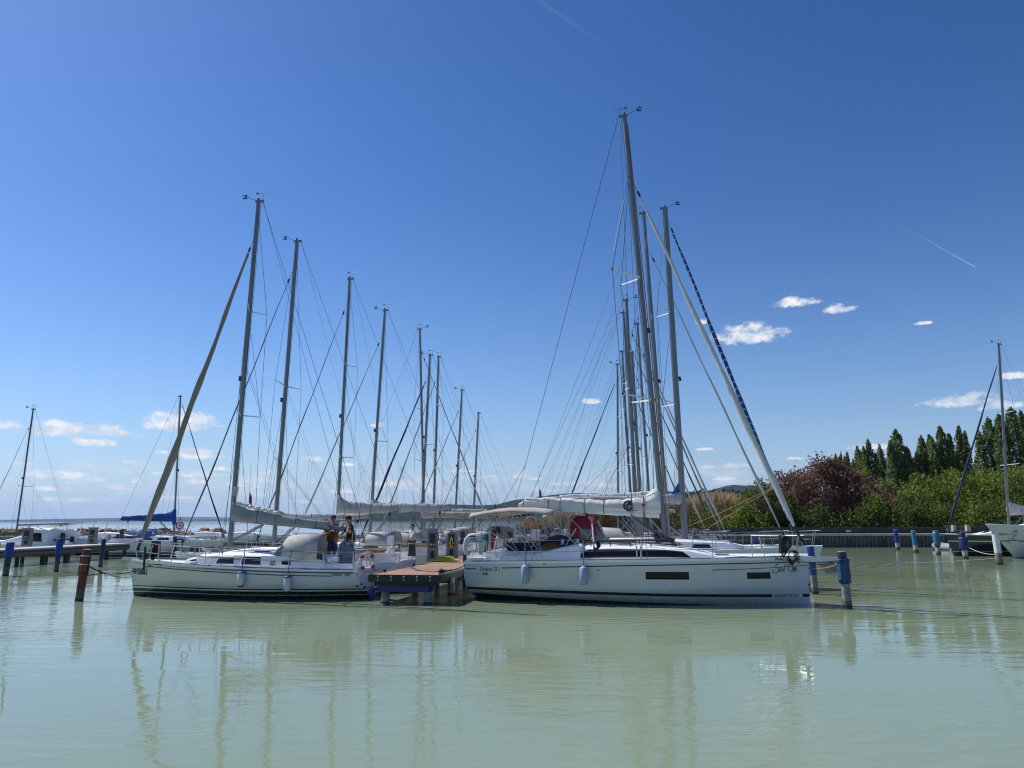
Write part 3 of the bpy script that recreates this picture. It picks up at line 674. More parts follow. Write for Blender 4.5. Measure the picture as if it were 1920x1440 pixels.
        if jib:
            jm = jib[0]; jr_ = jib[1]; n = 26; pts = []; rs = []
            for i in range(n+1):
                q = i/n; e = lerp(.045, .93, q); p = fpt.lerp(ft, e)
                w = (jr_*(1.15-.75*q)*(min(1, q*6+.35)))*(1+.13*math.sin(q*23+jr_*70)+.08*math.sin(q*51)); pts.append(p+Vector((0, 0, 0))+Vector((.012*math.sin(q*17), .012*math.cos(q*13), 0))); rs.append(w)
            MB().tube(pts, rs, 9).build('furled_jib', jm, M_, smooth=True)
            b = MB(); b.tube([fpt.lerp(ft, .008), fpt.lerp(ft, .014), fpt.lerp(ft, .03), fpt.lerp(ft, .036)], [.09, .05, .05, .09], 10); b.build('furler_drum', blk, M_, smooth=True)
            MB().tube([fpt.lerp(ft, .935), fpt.lerp(ft, .95)], .035, 7).build('halyard_swivel', blk, M_)
        if back:
            bt = top+Vector((-.16, 0, .02)); jn = Vector((lerp(.1, bt.x, .16), 0, lerp(s.fs+.2, bt.z, .16)))
            b = MB(); b.tube([bt, jn], wr, 4)
            for sg in (-1, 1): b.tube([jn, Vector((s.srake+.08, sg*s.yd(0)*.8, s.fs+.08))], wr, 4)
            b.build('backstay', wire, M_)
        # halyards just off the mast, and fittings up the spar
        b = MB()
        for k in (1, 2): b.tube([base+Vector((.04*k-.14, .05*(-1)**k, .3)), top+Vector((-.10, .03*(-1)**k, -.1))], wr*.8, 4)
        b.build('halyard', wire, M_)
        q = P(.47)+Vector((r*1.3, 0, 0)); b = MB(); b.box(q, (.10, .10, .06)); b.sphere(q+Vector((.02, 0, -.08)), .06, 7, 5); b.build('steaming_light', blk, M_)
    def boom(s, zb, x_end, z_end, cover=None, ch=(.55, .28), r=.075, vang=True, mspar=None, lazy=True, wr=.005, topping=True, tail=.15, off=0.0):
        M_ = s.root; g = s.mb.lerp(s.mt, (zb-s.mb.z)/(s.mt.z-s.mb.z)); e = Vector((x_end, off, z_end)); s.be = e
        MB().tube([g+Vector((-.1, 0, 0)), e], r, 10, sq=.7).build('boom', mspar or alu, M_, smooth=True)
        if cover:
            L_ = (e-g).length; n = 34; rings = []; rr = random.Random(int(L_*1000)+int(zb*77)); ph = rr.uniform(0, 6)
            for i in range(n+1):
                q = i/n; c = g.lerp(e, lerp(.005, 1-tail*.1, q)); h = interp([(0, ch[0]*1.5), (.05, ch[0]*1.25), (.14, ch[0]), (.5, lerp(ch[0], ch[1], .55)), (1, ch[1])], q)
                h *= 1+.035*math.sin(q*19+ph)+.025*math.sin(q*47+ph); w = (.05+.165*h)*(1+.07*math.sin(q*31+ph))
                sg_ = .02*math.sin(q*14+ph); ring = []
                for k in range(14):
                    a = 2*math.pi*k/14; yy = math.sin(a); zz = math.cos(a)
                    zz2 = h*(.5+.5*zz)-r*.9+ (0 if zz > -.6 else .0); pinch = (.35+.65*max(0, (1-zz)/2)**.6)
                    fold = 1+.22*math.sin(k*2.7+q*9+ph)*(abs(yy)**.5)
                    ring.append((c.x+(.0 if q > .02 else .0), c.y+w*yy*pinch*fold+sg_*zz, c.z+zz2))
                rings.append(ring)
            MB().loft(rings).build('sail_cover', cover, M_, smooth=True, auto=0)
            b = MB()
            for q in (.22, .38, .55, .72, .88):
                c = g.lerp(e, q); h = interp([(0, ch[0]), (.14, ch[0]), (1, ch[1])], q); w = (.05+.165*h)*1.15
                b.tube([c+Vector((0, w*math.sin(a)*(.4+.6*((1-math.cos(a))/2)), h*(.5+.5*math.cos(a))-r*.9)) for a in [i*math.pi/5 for i in range(11)]], .008, 4)
            b.build('sail_tie', wire, M_)
        if vang:
            a = g.lerp(e, .27)+Vector((0, 0, -r)); c = s.mb+Vector((-.12, 0, .12)); MB().tube([c, a], .035, 7).build('boom_vang', alu, M_, smooth=True)
            MB().tube([c+Vector((0, .04, .06)), a+Vector((.1, .03, 0))], .012, 5).build('vang_rope', blkrope, M_)
        b = MB()
        if topping: b.tube([e+Vector((0, 0, .05)), s.mt+Vector((-.2, 0, -.05))], wr*.7, 4)
        if lazy:
            for sg in (-1, 1):
                c = s.mb.lerp(s.mt, .5)+Vector((-.05, sg*.08, 0)); j = g.lerp(e, .35)+Vector((0, sg*.16, 2.2))
                b.tube([c, j], wr*.6, 4)
                for q in (.3, .6, .85): b.tube([j, g.lerp(e, q)+Vector((0, sg*.08, 0))], wr*.6, 4)
        if b.v: b.build('lazy_jack', wire, M_)
        sh = MB(); t0 = g.lerp(e, .86); 
        for k in (-1, 1): sh.tube([t0+Vector((0, .02*k, -r)), Vector((t0.x+.1*k, .12*k, s.zdeck(t0.x)+.25))], .008, 4)
        sh.box((t0.x, 0, t0.z-r-.06), (.08, .05, .1)); sh.build('mainsheet', blkrope, M_)
    # ---- rails
    def rails(s, h=.6, stan=(), r=.011, bowlen=1.1, sternlen=1.0, pul=True, push=True, gate=True, bowz=0, wr=.005, mid=True):
        M_ = s.root; up = Vector((0, 0, 1))
        if pul:
            tipx = s.L-.05; b = MB(); zt = s.zdeck(s.L)+h+bowz
            for sg in (-1, 1):
                a = s.dx(s.L-bowlen, sg); c = s.dx(s.L-.35, sg, .05)
                top = [a+up*h, Vector((s.L-bowlen*.55, sg*max(.26, s.yd(.93)), zt-.02)), Vector((tipx-.08, sg*.17, zt)), Vector((tipx+.02, sg*.06, zt))]
                b.tube(top, r, 6); b.tube([a, a+up*h], r, 6); b.tube([c, Vector((c.x+.12, sg*.2, zt))], r, 6)
                b.tube([a+up*h*.5, Vector((tipx-.35, sg*.2, zt-h*.5))], r*.8, 5)
                b.tube([a+Vector((.35, -sg*.03, 0)), a+Vector((.22, 0, h*.98))], r, 5)
            b.build('pulpit', steel, M_, smooth=True)
        if push:
            for sg in (-1, 1):
                b = MB(); a = s.dx(s.srake+sternlen, sg); c = s.dx(s.srake+.08, sg); d = Vector((s.srake+.06, sg*s.yd(0)*.42, s.fs))
                for q in (1, .52): b.tube([a+up*h*q, c+up*h*q, d+up*h*q], r if q == 1 else r*.8, 6)
                for e in (a, c, d): b.tube([e, e+up*h], r, 6)
                b.build('pushpit', steel, M_, smooth=True)
        for x in stan:
            for sg in (-1, 1): p = s.dx(x, sg); MB().tube([p, p+up*h], r*.9, 5).build('stanchion', steel, M_)
        xs = [s.srake+sternlen]+list(stan)+[s.L-bowlen]
        for sg in (-1, 1):
            for q in ((1, .5) if mid else (1,)): MB().tube([s.dx(x, sg)+up*(h*q-.01) for x in xs], wr, 4).build('lifeline', wire, M_)
    def hood(s, x0, x1, w, h, m, wins=True, name='sprayhood', zo=0.0, aft=None, zf=.05):
        """x0 forward foot, x1 aft edge"""
        rings = []; n = 12; z0 = s.zdeck(x1)+zo; frames = MB()
        prof = [(x0, zf, .84), (lerp(x0, x1, .13), h*.50, .9), (lerp(x0, x1, .30), h*.94, .95), (lerp(x0, x1, .62), h*1.0, 1.0), (x1, h*.98, 1.0)]
        for (x, hh, k) in prof:
            ring = []
            for i in range(n+1):
                a = math.pi*i/n; yy = math.cos(a); zz = math.sin(a); e = .55
                ring.append((x+(aft or 0)*(1-zz)*(.6 if x < lerp(x0, x1, .4) else 1.0), w*k*math.copysign(abs(yy)**e, yy), z0+hh*abs(zz)**.7))
            rings.append(ring)
        MB().loft(rings, closed=False).build(name, m, s.root, smooth=True, auto=0, solid=.012)
        for k in (2, 4): frames.tube([Vector(p)+Vector((0, 0, -.02)) for p in rings[k]], .012, 5)
        frames.build('hood_frame', steel, s.root)
        if wins:
            for y0_, y1_ in ((0, 3), (4, 6), (6, 8), (9, 12)):
                b = MB(); rr_ = []
                for q in (.25, 1.0, 1.75):
                    rr_.append([(Vector(rings[0][i]).lerp(Vector(rings[1][i]), q) if q <= 1 else Vector(rings[1][i]).lerp(Vector(rings[2][i]), q-1))+Vector((.014, math.cos(math.pi*i/n)*.014, .012)) for i in range(y0_, y1_+1)])
                b.loft(rr_, closed=False).build('clear_window', clearp, s.root, smooth=True, solid=.006)
    def bimini(s, xa, xf, w, za, zm, zf, m, name='bimini', feet=None, droop=.16):
        n = 10; rings = []; k = 10
        for i in range(k+1):
            q = i/k; x = lerp(xa, xf, q); z = za+(zm-za)*math.sin(min(1, q/.55)*math.pi/2) if q < .55 else lerp(zm, zf, ((q-.55)/.45)**1.6)
            rings.append([(x, w*math.copysign(abs(math.cos(math.pi*j/n))**.7, math.cos(math.pi*j/n)), z-droop+droop*math.sin(math.pi*j/n)**.55+.012*math.sin(i*2.1+j)) for j in range(n+1)])
        MB().loft(rings, closed=False).build(name, m, s.root, smooth=True, auto=0, solid=.014)
        b = MB(); fx = feet or [lerp(xa, xf, .25), lerp(xa, xf, .7)]
        for sg in (-1, 1):
            for (q, f) in ((0, fx[0]), (.3, fx[0]+.1), (.55, fx[1]), (.8, fx[1]+.1), (1, fx[0]+.25)):
                i = int(q*k); p = Vector(rings[i][0 if sg > 0 else n]); b.tube([p, s.dx(f, sg, .12, .03)], .010, 5)
        for q in (0, 3, 6, 10): b.tube([Vector(p)+Vector((0, 0, -.02)) for p in rings[q]], .011, 5)
        b.build('bimini_frame', steel, s.root)
    def wheel(s, x, y=0, r=.42, z=.55):
        zc = s.zdeck(x)-.5+z+.35; o = MB().torus((x, y, zc), r, .014, 'x', 24, 5)
        for k in range(5): a = k*2*math.pi/5; o.tube([(x, y, zc), (x, y+r*math.cos(a), zc+r*math.sin(a))], .007, 4)
        o.build('steering_wheel', steel, s.root); MB().box((x+.12, y, zc-.35), (.22, .25, .75), taper=.8).build('binnacle', deckw, s.root)
    def hatches(s, pts):
        for (x, y, w, zo) in pts: MB().box((x, y, s.zdeck(x)+zo), (w, w, .035)).build('deck_hatch', glassd, s.root)

def coil(B_, p, m, n=6, w=.10, h=.32, name='rope_coil'):
    b = MB()
    for k in range(n): b.tube([(p[0]+w*math.sin(a)*(.5+.1*k)+.015*k, p[1]-.02*k, p[2]-h/2*(1-math.cos(a))*(1-.06*k)) for a in [i*math.pi/6 for i in range(13)]], .012, 4)
    return b.build(name, m, B_.root)
def generic(mbx, Y, top, head, L, label, hull=None, cover=canv, cov=(.5, .3), jib=(sailw, .07), hood=None, bim=None, yaw0=9.5, B=None, fs=1.0, fb=1.25, mt=.58, r=.075, spre=(.36, .68), boomz=1.75, boomlen=.40, gear='both', deckm=None, cabm=None, group=None, jibtop=.9, winm=None, wheel=False, mastm=None, cabh=.42, name='sailing_yacht', coverm=None, span=.85, sweep=.3, push=True, boomon=True, cat='sailing yacht', yaw=None, thin=1.0, forepx=None, bimz=0.0):
    m = aty(mbx, 1000, Y)
    yaw = yaw if yaw is not None else (R(-yaw0) if head > 0 else R(180-yaw0))
    d = Vector((math.cos(yaw), math.sin(yaw), 0)); pos = Vector((m.x, m.y, 0))-d*(mt*L); B = B or L*.315
    b = Boat((pos.x, pos.y), yaw, L, B, fs, fb, label, cat=cat, group=group, name=name, srake=.35, brake=.55)
    b.hull(hull or hullmat('hull_white', (.78, .78, .76), [(.06, .01, (.02, .03, .05)), (.16, .0, (.05, .06, .12)), (.19, 0, (.78, .78, .76)), (.23, 0, (.03, .05, .16))]), ns=18, nh=8)
    b.deck(deckm or deckw, ck=(L*.06, L*.30), cw=B*.24, co=.26)
    c0, c1 = L*.30, L*.80
    b.cabin([(c0, cabh, B*.30), (c0+.2, cabh+.06, B*.31), (L*.42, cabh+.04, B*.315), (L*.58, cabh*.85, B*.28), (L*.70, cabh*.62, B*.22), (c1, .06, B*.13)], cabm or deckw)
    for (xa, xb) in ((L*.34, L*.42), (L*.46, L*.56), (L*.60, L*.66)):
        for sg in (-1, 1):
            z = b.zdeck((xa+xb)/2); hh = interp(b.cp, (xa+xb)/2)[0]
            b.patch('cabin_window', winm or glassd, lambda x, zz, sg=sg: b.cabside(x, zz, sg), [(xa, z+hh*.32), (xb, z+hh*.32), (xb-.08, z+hh*.68), (xa+.04, z+hh*.68)], nx=4)
    b.hatches([(L*.74, 0, .45, .14+cabh*.3)])
    zb = b.zdeck(mt*L)+cabh*.9
    tp = b.pl(*top); base = Vector((mt*L, 0, zb))
    b.rig(base, tp, r=r, fore=(b.pl(*forepx) if forepx else None), m=mastm, spreaders=spre, jib=jib, gear=gear, jibtop=jibtop, span=span, sweep=sweep, thin=thin)
    if boomon:
        z1 = b.zdeck(mt*L)+boomz; b.boom(z1, mt*L-boomlen*L, z1+.1, cover=coverm or cover, ch=cov)
    b.rails(h=.58, stan=[L*.3, L*.45, L*.6, L*.75], push=push)
    if hood: b.hood(L*.45, L*.29, B*.30, .62, hood, zo=cabh*.75, zf=.02)
    if bim: b.bimini(-.1, L*.26, B*.36, b.fs+1.72+bimz, b.fs+1.95+bimz, b.fs+1.85+bimz, bim)
    if wheel: b.wheel(L*.12)
    rr = random.Random(int(mbx*3+Y)); zc = b.zdeck(L*.2)
    MB().box((c0-.035, 0, b.zdeck(c0)+cabh*.52), (.07, B*.19, cabh*.95)).build('companionway', glassd, b.root)
    cm = rr.choice((navyc, teak, blk, bluec, navyc))
    for sg in (-1, 1):
        MB().box((L*.18, sg*B*.285, zc+.36), (L*.17, .30, .10)).build('cockpit_cushion', cm, b.root)
        MB().tube([(L*.24, sg*B*.34, zc+.27), (L*.24, sg*B*.34, zc+.36), (L*.24, sg*B*.34, zc+.45)], [.08, .05, .065], 8).build('winch', blk, b.root, smooth=True)
        MB().tube([(c0+.3, sg*B*.17, zc+cabh*1.1+.05), (L*.5, sg*B*.15, b.zdeck(L*.5)+cabh*1.1+.03), (mt*L+.1, sg*.12, zb+.02)], .012, 4).build('deck_line', rr.choice((blkrope, redrope, tanrope)), b.root)
    MB().box((L*.10, 0, zc+.45), (.22, .28, .85), taper=.8).build('binnacle', rr.choice((blk, deckw)), b.root)
    q = b.dx(.5, b.near, .1, .30); coil(b, (q.x, q.y, q.z+.25), rr.choice((blkrope, whrope, navyc)), 5, .12, .36)
    q = b.dx(.36, -b.near, .2, .25)
    if rr.random() < .6: MB().box((q.x-.05, q.y*.6, q.z+.12), (.26, .20, .42), taper=.8).build('stern_bag', rr.choice((navyc, blk, bluec)), b.root)
    q = b.dx(L-.9, b.near, .2, .1); MB().box((q.x, q.y*.4, q.z+.10), (.35, .25, .22)).build('windlass', rr.choice((blk, steel)), b.root)
    return b

PD = R(9.5)                                  # the jetty runs away from the viewer, 9.5 degrees to the right
pdir = Vector((math.sin(PD), math.cos(PD), 0)); pside = Vector((math.cos(PD), -math.sin(PD), 0))
inkm = mat('dark_lettering', (.02, .022, .03), .5)
# ---------------------------------------------------------------- big white yacht right of the jetty
corner = onz(869, 1127); bowp = onz(1521, 1133); yaw = R(-9)
for _ in range(8):
    nn = Vector((-math.sin(yaw), math.cos(yaw), 0)); scn = corner+nn*1.72; dd = bowp-scn; yaw = math.atan2(dd.y, dd.x)
LR = dd.length
hR = hullmat('hull_white_black_stripes', (.60, .61, .62), [(.20, -.026, (.012, .014, .03)), (.33, -.012, (.60, .61, .62)), (.415, -.012, (.012, .013, .018))])
A = Boat((scn.x, scn.y), yaw, LR, 3.85, 1.12, 1.30, 'large white sailing yacht with cream bimini and long black cabin window right of the jetty', rs=.90, srake=.0, brake=.03, tmax=.38, knuckle=.60, bowpow=2.5, sheer=-.05)
sg = -1; rt = A.root
A.hull(hR, ns=44, nh=16)
A.deck(deckw, ck=(.25, 3.0), cw=1.22, co=.30, rail=.055, camber=.07)
def AX(px, py, off=-1.5): return A.pl(px, py, off)
mast_b = A.pl(1247, 1012); mast_t = A.pl(1171, 219)
xw0, xw1 = AX(1072, 1046).x, AX(1290, 1042).x
A.cabin([(xw0-.5, .38, 1.42), (xw0+.3, .42, 1.40), (AX(1150,1040).x, .42, 1.36), (AX(1230,1040).x, .38, 1.28), (AX(1290,1040).x, .28, 1.12), (AX(1330,1040).x, .15, .9), (AX(1362,1040).x, .03, .6)], deckw)
# aft coaming, a smooth raised side running from the wheel to the cabin
for s_ in (-1, 1):
    b = MB(); rings = []
    xa = AX(930, 1040, -1.4).x
    for i in range(13):
        q = i/12; x = lerp(xa, xw0+.25, q); h = lerp(.20, .40, q**1.2)+(.13*math.sin(min(1, max(0, (q-.55)/.45))*math.pi/2)); z = A.zdeck(x)
        if i == 0: h = .02
        wdt = A.yd(x/LR)-.10 if x/LR < 1 else 1.5; wdt = min(wdt, lerp(1.72, 1.46, q))
        rings.append([(x, s_*wdt, z), (x, s_*(wdt-.05), z+h*.9), (x, s_*(wdt-.12), z+h), (x, s_*(wdt-.34), z+h), (x, s_*(wdt-.40), z)])
    b.loft(rings); b.build('coaming', gel, rt, smooth=True)
for s_ in (-1, 1):
    fn = lambda x, z, s_=s_: A.cabside(x, z, s_)
    zz = lambda x, k: A.zdeck(x)+interp(A.cp, x)[0]*k+.01
    xs = [xw0, xw0+.42, lerp(xw0, xw1, .5), xw1-.18, xw1+.05]
    b = MB(); rings = []
    for i in range(31):
        x = lerp(xw0+.0, xw1+.05, i/30); hi = min(.80, .12+(x-xw0)*1.6); hi = min(hi, .13+(xw1+.05-x)*3.6)
        rings.append([fn(x, zz(x, lerp(.24, max(.26, hi), k/4))) for k in range(5)])
    o = b.loft(rings, closed=False).build('long_cabin_window', glassd, rt, smooth=True, solid=.014)
    x0, x1 = AX(1211, 1080, -1.7).x, AX(1291, 1080, -1.7).x; z0, z1 = AX(1250, 1087, -1.75).z, AX(1250, 1073, -1.75).z
    A.patch('hull_window', glassd, lambda x, z, s_=s_: A.side(x, z, s_), [(x0, z0), (x1, z0), (x1, z1), (x0, z1)])
    x0, x1 = AX(1401, 1080, -1.1).x, AX(1445, 1080, -.9).x; z0, z1 = AX(1423, 1086, -1.0).z, AX(1423, 1074, -1.0).z
    A.patch('hull_window', glassd, lambda x, z, s_=s_: A.side(x, z, s_), [(x0, z0), (x1, z0), (x1, z1), (x0, z1)])
def surf_x(px, off0=-1.6):
    o = off0
    for _ in range(4):
        q = A.pl(px, 1066, o); o = -A.hb(min(.99, max(0, q.x/LR)), 1.1)
    return A.pl(px, 1066, o).x
def surf(px, py):
    o = -1.6
    for _ in range(5):
        q = A.pl(px, py, o); o = -A.hb(min(.995, max(0, q.x/LR)), q.z)
    return A.pl(px, py, o)
def strip(name, pts, w, m, B_=None, sg_=-1):
    B_ = B_ or A; n = 24; rings = []
    for i in range(n+1):
        x = lerp(pts[0][0], pts[-1][0], i/n); z = interp(pts, x); rings.append([B_.side(x, z-w/2, sg_, .006), B_.side(x, z+w/2, sg_, .006)])
    return MB().loft(rings, closed=False).build(name, m, B_.root, solid=.004)
a, c, d, e = surf(872, 1066.5), surf(893, 1066.3), surf(941, 1065), surf(1485, 1054)
mid1, mid2 = surf(1186, 1060.5), surf(1340, 1057.5)
strip('cove_stripe', [(a.x, a.z), (c.x, c.z)], .028, inkm); strip('cove_stripe', [(d.x, d.z), (mid1.x, mid1.z), (mid2.x, mid2.z), (e.x, e.z)], .028, inkm)
q = surf(900, 1070); A.lettering('Oceanis 37.1', q.x, q.z, .165, inkm, -1, spacing=1.05, squash=.74)
for px in (897, 907, 912.5):
    q = surf(px, 1076); MB().sphere(A.side(q.x, q.z, -1), (.035, .02, .035), 8, 6).build('through_hull', steel if px < 900 else blk, rt)
for px, py in ((1122, 1069), (1020, 1057.5), (1516, 1096)):
    q = surf(px, py); MB().sphere(A.side(q.x, q.z, -1), .022, 7, 5).build('through_hull', blk, rt)
q = surf(1453, 1050); A.lettering('H-4170', q.x, q.z-.02, .16, inkm, -1, squash=.82)
b = MB()
for st_ in ([(380,400),(300,395),(258,435),(268,490),(340,540),(372,610),(330,680),(240,700),(175,660),(158,580)], [(470,520),(420,520),(388,590),(395,645),(440,620),(465,540),(450,650)], [(515,545),(500,645),(530,640)], [(592,405),(560,520),(540,645),(580,625)],
        [(860,420),(800,370),(720,390),(680,470),(700,600),(750,660),(820,630),(852,520),(840,430),(760,400)], [(872,500),(860,645)], [(866,560),(900,500),(915,560),(908,645)], [(932,570),(968,530),(955,492),(930,550),(940,630),(990,600)]):
    P_ = [surf(1440+x/18.14, 1036+y/18.14) for x, y in st_]; b.tube([A.side(p.x, p.z, -1, .008) for p in P_], .0085, 4)
b.build('script_lettering', inkm, rt)
sxx = surf(1496, 1057); MB().tube([A.side(sxx.x, sxx.z, -1, .01), A.side(sxx.x+.05, sxx.z+.05, -1, .01), A.side(sxx.x+.02, sxx.z+.10, -1, .01), A.side(sxx.x+.07, sxx.z+.13, -1, .01)], .014, 5).build('emblem', inkm, rt)
q = surf(1452, 1124)
gapm = mat('hull_white_patch', (.60, .61, .62), .25)
g0, g1 = surf(1448.5, 1121), surf(1505, 1121)
strip('stripe_gap', [(g0.x, .415-.012*g0.x-.045), (g1.x, .415-.012*g1.x-.045)], .11, gapm)
A.lettering('BENETEAU', g0.x+.07, .415-.012*g0.x-.088, .122, inkm, -1, squash=1.12, spacing=1.05)
# the deck edge, chain plates, sprit, anchor
for s_ in (-1, 1):
    b = MB(); b.tube([A.dx(x, s_, .03, .075) for x in [i*LR*.985/20 for i in range(21)]], .016, 5); b.build('toe_rail', alu, rt)
spr = A.pl(1573, 1045); zsp = A.zdeck(LR)
b = MB(); b.loft([[(LR-.9, -.16, zsp-.02), (LR-.9, .16, zsp-.02), (LR-.9, .16, zsp+.08), (LR-.9, -.16, zsp+.08)], [(LR+.05, -.12, zsp-.10), (LR+.05, .12, zsp-.10), (LR+.05, .12, zsp+.06), (LR+.05, -.12, zsp+.06)], [(spr.x, -.05, zsp-.05), (spr.x, .05, zsp-.05), (spr.x, .05, zsp+.045), (spr.x, -.05, zsp+.045)]])
b.build('bowsprit', gel, rt, smooth=True)
an = A.pl(1556, 1064); b = MB(); am = mat('galvanised_steel', (.42, .43, .44), .4, metal=.8)
b.tube([(LR-.1, 0, zsp-.12), (an.x-.15, 0, an.z+.18), (an.x+.12, 0, an.z+.12)], .03, 6)
b.add([(an.x-.30, -.02, an.z+.10), (an.x+.30, -.14, an.z+.10), (an.x+.30, .14, an.z+.10), (an.x-.12, 0, an.z-.18), (an.x+.2, 0, an.z-.14)], [(0, 1, 4, 3), (0, 3, 4, 2), (0, 2, 1), (1, 2, 4)])
b.build('anchor', am, rt)
MB().tube([(an.x-.1, 0, an.z+.16), (an.x-.35, 0, an.z+.30), (LR-.2, .02, an.z+.26)], .02, 5).build('anchor_chain', tanrope, rt)
A.rig(mast_b, mast_t, r=.088, spreaders=(), fore=A.pl(1506, 1022), jib=(mat('sun_strip_grey_white', (.55, .55, .52), .75, var=.1, bump=.4, bs=8, wrinkle=True), .095), back=False, gear='both', chain_w=1.62, jibtop=.848)
# two pairs of swept spreaders
mp = lambda px, py, o=0: A.pl(px, py, o)
U, Lw = mp(1203, 521), mp(1224, 750)
tips = {}
for nm, c in (('u', U), ('l', Lw)):
    for s_ in (-1, 1):
        tp = Vector((c.x-.82, s_*(1.0 if nm == 'l' else .92), c.z+.10)); tips[nm, s_] = tp
        MB().tube([c, tp], [.034, .024], 6, sq=.5).build('spreader', aluw, rt, smooth=True); MB().sphere(tp, .04, 7, 5).build('spreader_end', blk, rt)
for s_ in (-1, 1):
    chp = Vector((mp(1195, 1048, -1.6).x, s_*1.66, A.zdeck(6)+.05)); hd = mast_b.lerp(mast_t, .862)
    MB().tube([chp, tips['l', s_], tips['u', s_], hd], .009, 5).build('shroud', wire, rt)
    MB().tube([chp+Vector((.12, 0, 0)), Lw], .008, 5).build('shroud', wire, rt)
    MB().tube([tips['l', s_], U], .007, 5).build('shroud', wire, rt)
    for k in (0, .12): MB().tube([chp+Vector((k, 0, -.02)), chp+Vector((k*.9, 0, .38))], .02, 6).build('turnbuckle', steel, rt)
jn = mp(985, 872)
b = MB(); b.tube([mast_t+Vector((-.22, 0, .0)), jn], .008, 5); b.tube([jn, (.15, -1.55, A.fs+.1)], .007, 5); b.tube([jn, (.15, 1.55, A.fs+.1)], .007, 5); b.build('backstay', wire, rt)
MB().tube([mast_t+Vector((-.16, .04, -.2)), A.pl(1192, 945)+Vector((0, 0, 0))], .007, 4).build('topping_lift', wire, rt)
MB().tube([mast_b+Vector((.12, -.06, 0)), mast_b.lerp(mast_t, .5)+Vector((.13, -.06, 0)), mast_t+Vector((.1, -.02, -.3))], .013, 5).build('red_halyard', redrope, rt)
MB().tube([mast_b+Vector((.16, -.03, 0)), mast_b.lerp(mast_t, .82)+Vector((.12, -.03, 0))], .009, 5).build('halyard', whrope, rt)
MB().tube([mast_b.lerp(mast_t, .83)+Vector((-.1, -.02, 0)), mp(1150, 470)], .008, 4).build('lazy_jack', whrope, rt)
# boom and loosely flaked main
gz = mp(1243, 965); be = mp(973, 950); be.z += .02
bm = MB(); n = 12
bm.tube([gz+Vector((-.1, 0, .0)), be], [.11, .10], 12, sq=.75); bm.build('boom', aluw, rt, smooth=True)
upper = [(mp(x, y).x, mp(x, y).z) for x, y in [(974,944),(984,934),(1000,932.5),(1040,933),(1090,936),(1140,938),(1186,934.5),(1205,932),(1216,925),(1226,917),(1236,919),(1244,921)]]
lower = [(gz.x, gz.z), (be.x, be.z)]
rings = []
for i in range(61):
    x = lerp(be.x+.02, gz.x-.05, i/60); zu = interp(upper, x)+.016*math.sin(x*9)+.012*math.sin(x*21); zl = lerp(be.z, gz.z, (x-be.x)/(gz.x-be.x))+.02; h = zu-zl
    ring = []
    for k in range(18):
        a = 2*math.pi*k/18; yy, z_ = math.sin(a), math.cos(a)
        fold = 1+.20*math.sin(z_*7+x*1.3)+.12*math.sin(z_*15-x*2.1)
        ring.append((x, (.07+.24*h)*yy*fold*(.45+.55*max(0, (1-z_)/2)**.5), zl+h*(.5+.5*z_)))
    rings.append(ring)
MB().loft(rings).build('flaked_mainsail', sailw, rt, smooth=True, auto=0)
for px in (983, 1030, 1052, 1097, 1133, 1184, 1207):
    q = mp(px, 950); zu = interp(upper, q.x); zl = lerp(be.z, gz.z, (q.x-be.x)/(gz.x-be.x))-.11; h = zu-zl
    MB().tube([(q.x, (.10+.26*h)*math.sin(a)*(.5+.5*(1-math.cos(a))/2), zl+h*(.5+.5*math.cos(a))) for a in [i*math.pi/7 for i in range(15)]], .012, 4).build('sail_tie', wire, rt)
em = mp(1178, 948, -.2); h_ = .20
b = MB(); b.torus((em.x, -.245, em.z), .13, .035, 'y', 18, 6, .6, 5.9); b.torus((em.x+.03, -.25, em.z), .06, .03, 'y', 14, 6, .0, 4.2); b.tube([(em.x-.05, -.24, em.z-.17), (em.x+.3, -.24, em.z-.15)], .012, 5); b.build('sail_emblem', inkm, rt)
MB().sphere((mp(1208, 947).x, -.25, mp(1208, 947).z), (.06, .015, .045), 6, 5).build('red_sail_mark', redc, rt)
v0, v1 = mp(1184, 969), mp(1239, 1008)
MB().tube([v1, v0], .055, 8).build('boom_vang', alu, rt, smooth=True); MB().tube([v1+Vector((.0, .05, .05)), v0+Vector((.16, .04, .05))], .022, 6).build('vang_rope', tanrope, rt)
b = MB(); b.box((mast_b.x, 0, mast_b.z-.01), (.55, .4, .14)); b.sphere(mast_b+Vector((-.25, -.22, .12)), .09, 8, 6); b.sphere(mast_b+Vector((-.25, .22, .12)), .09, 8, 6); b.build('mast_collar', blk, rt, smooth=True)
st = A.zdeck(4.8)
for (px, py) in ((1163, 972), (1172, 966), (1100, 966), (1117, 972)):
    q = mp(px, py); MB().box(q, (.08, .06, .14)).build('block', blk, rt)
msx = mp(1110, 972)
for px in (1100, 1117): MB().tube([mp(px, 968), mp(1109+.4*(px-1109), 1012)], .011, 4).build('mainsheet', blkrope, rt)
MB().tube([mp(1109, 972), Vector((mp(1123, 1012).x, -.9, A.zdeck(4)+.5))], .02, 5).build('sheet_rope', whrope, rt)
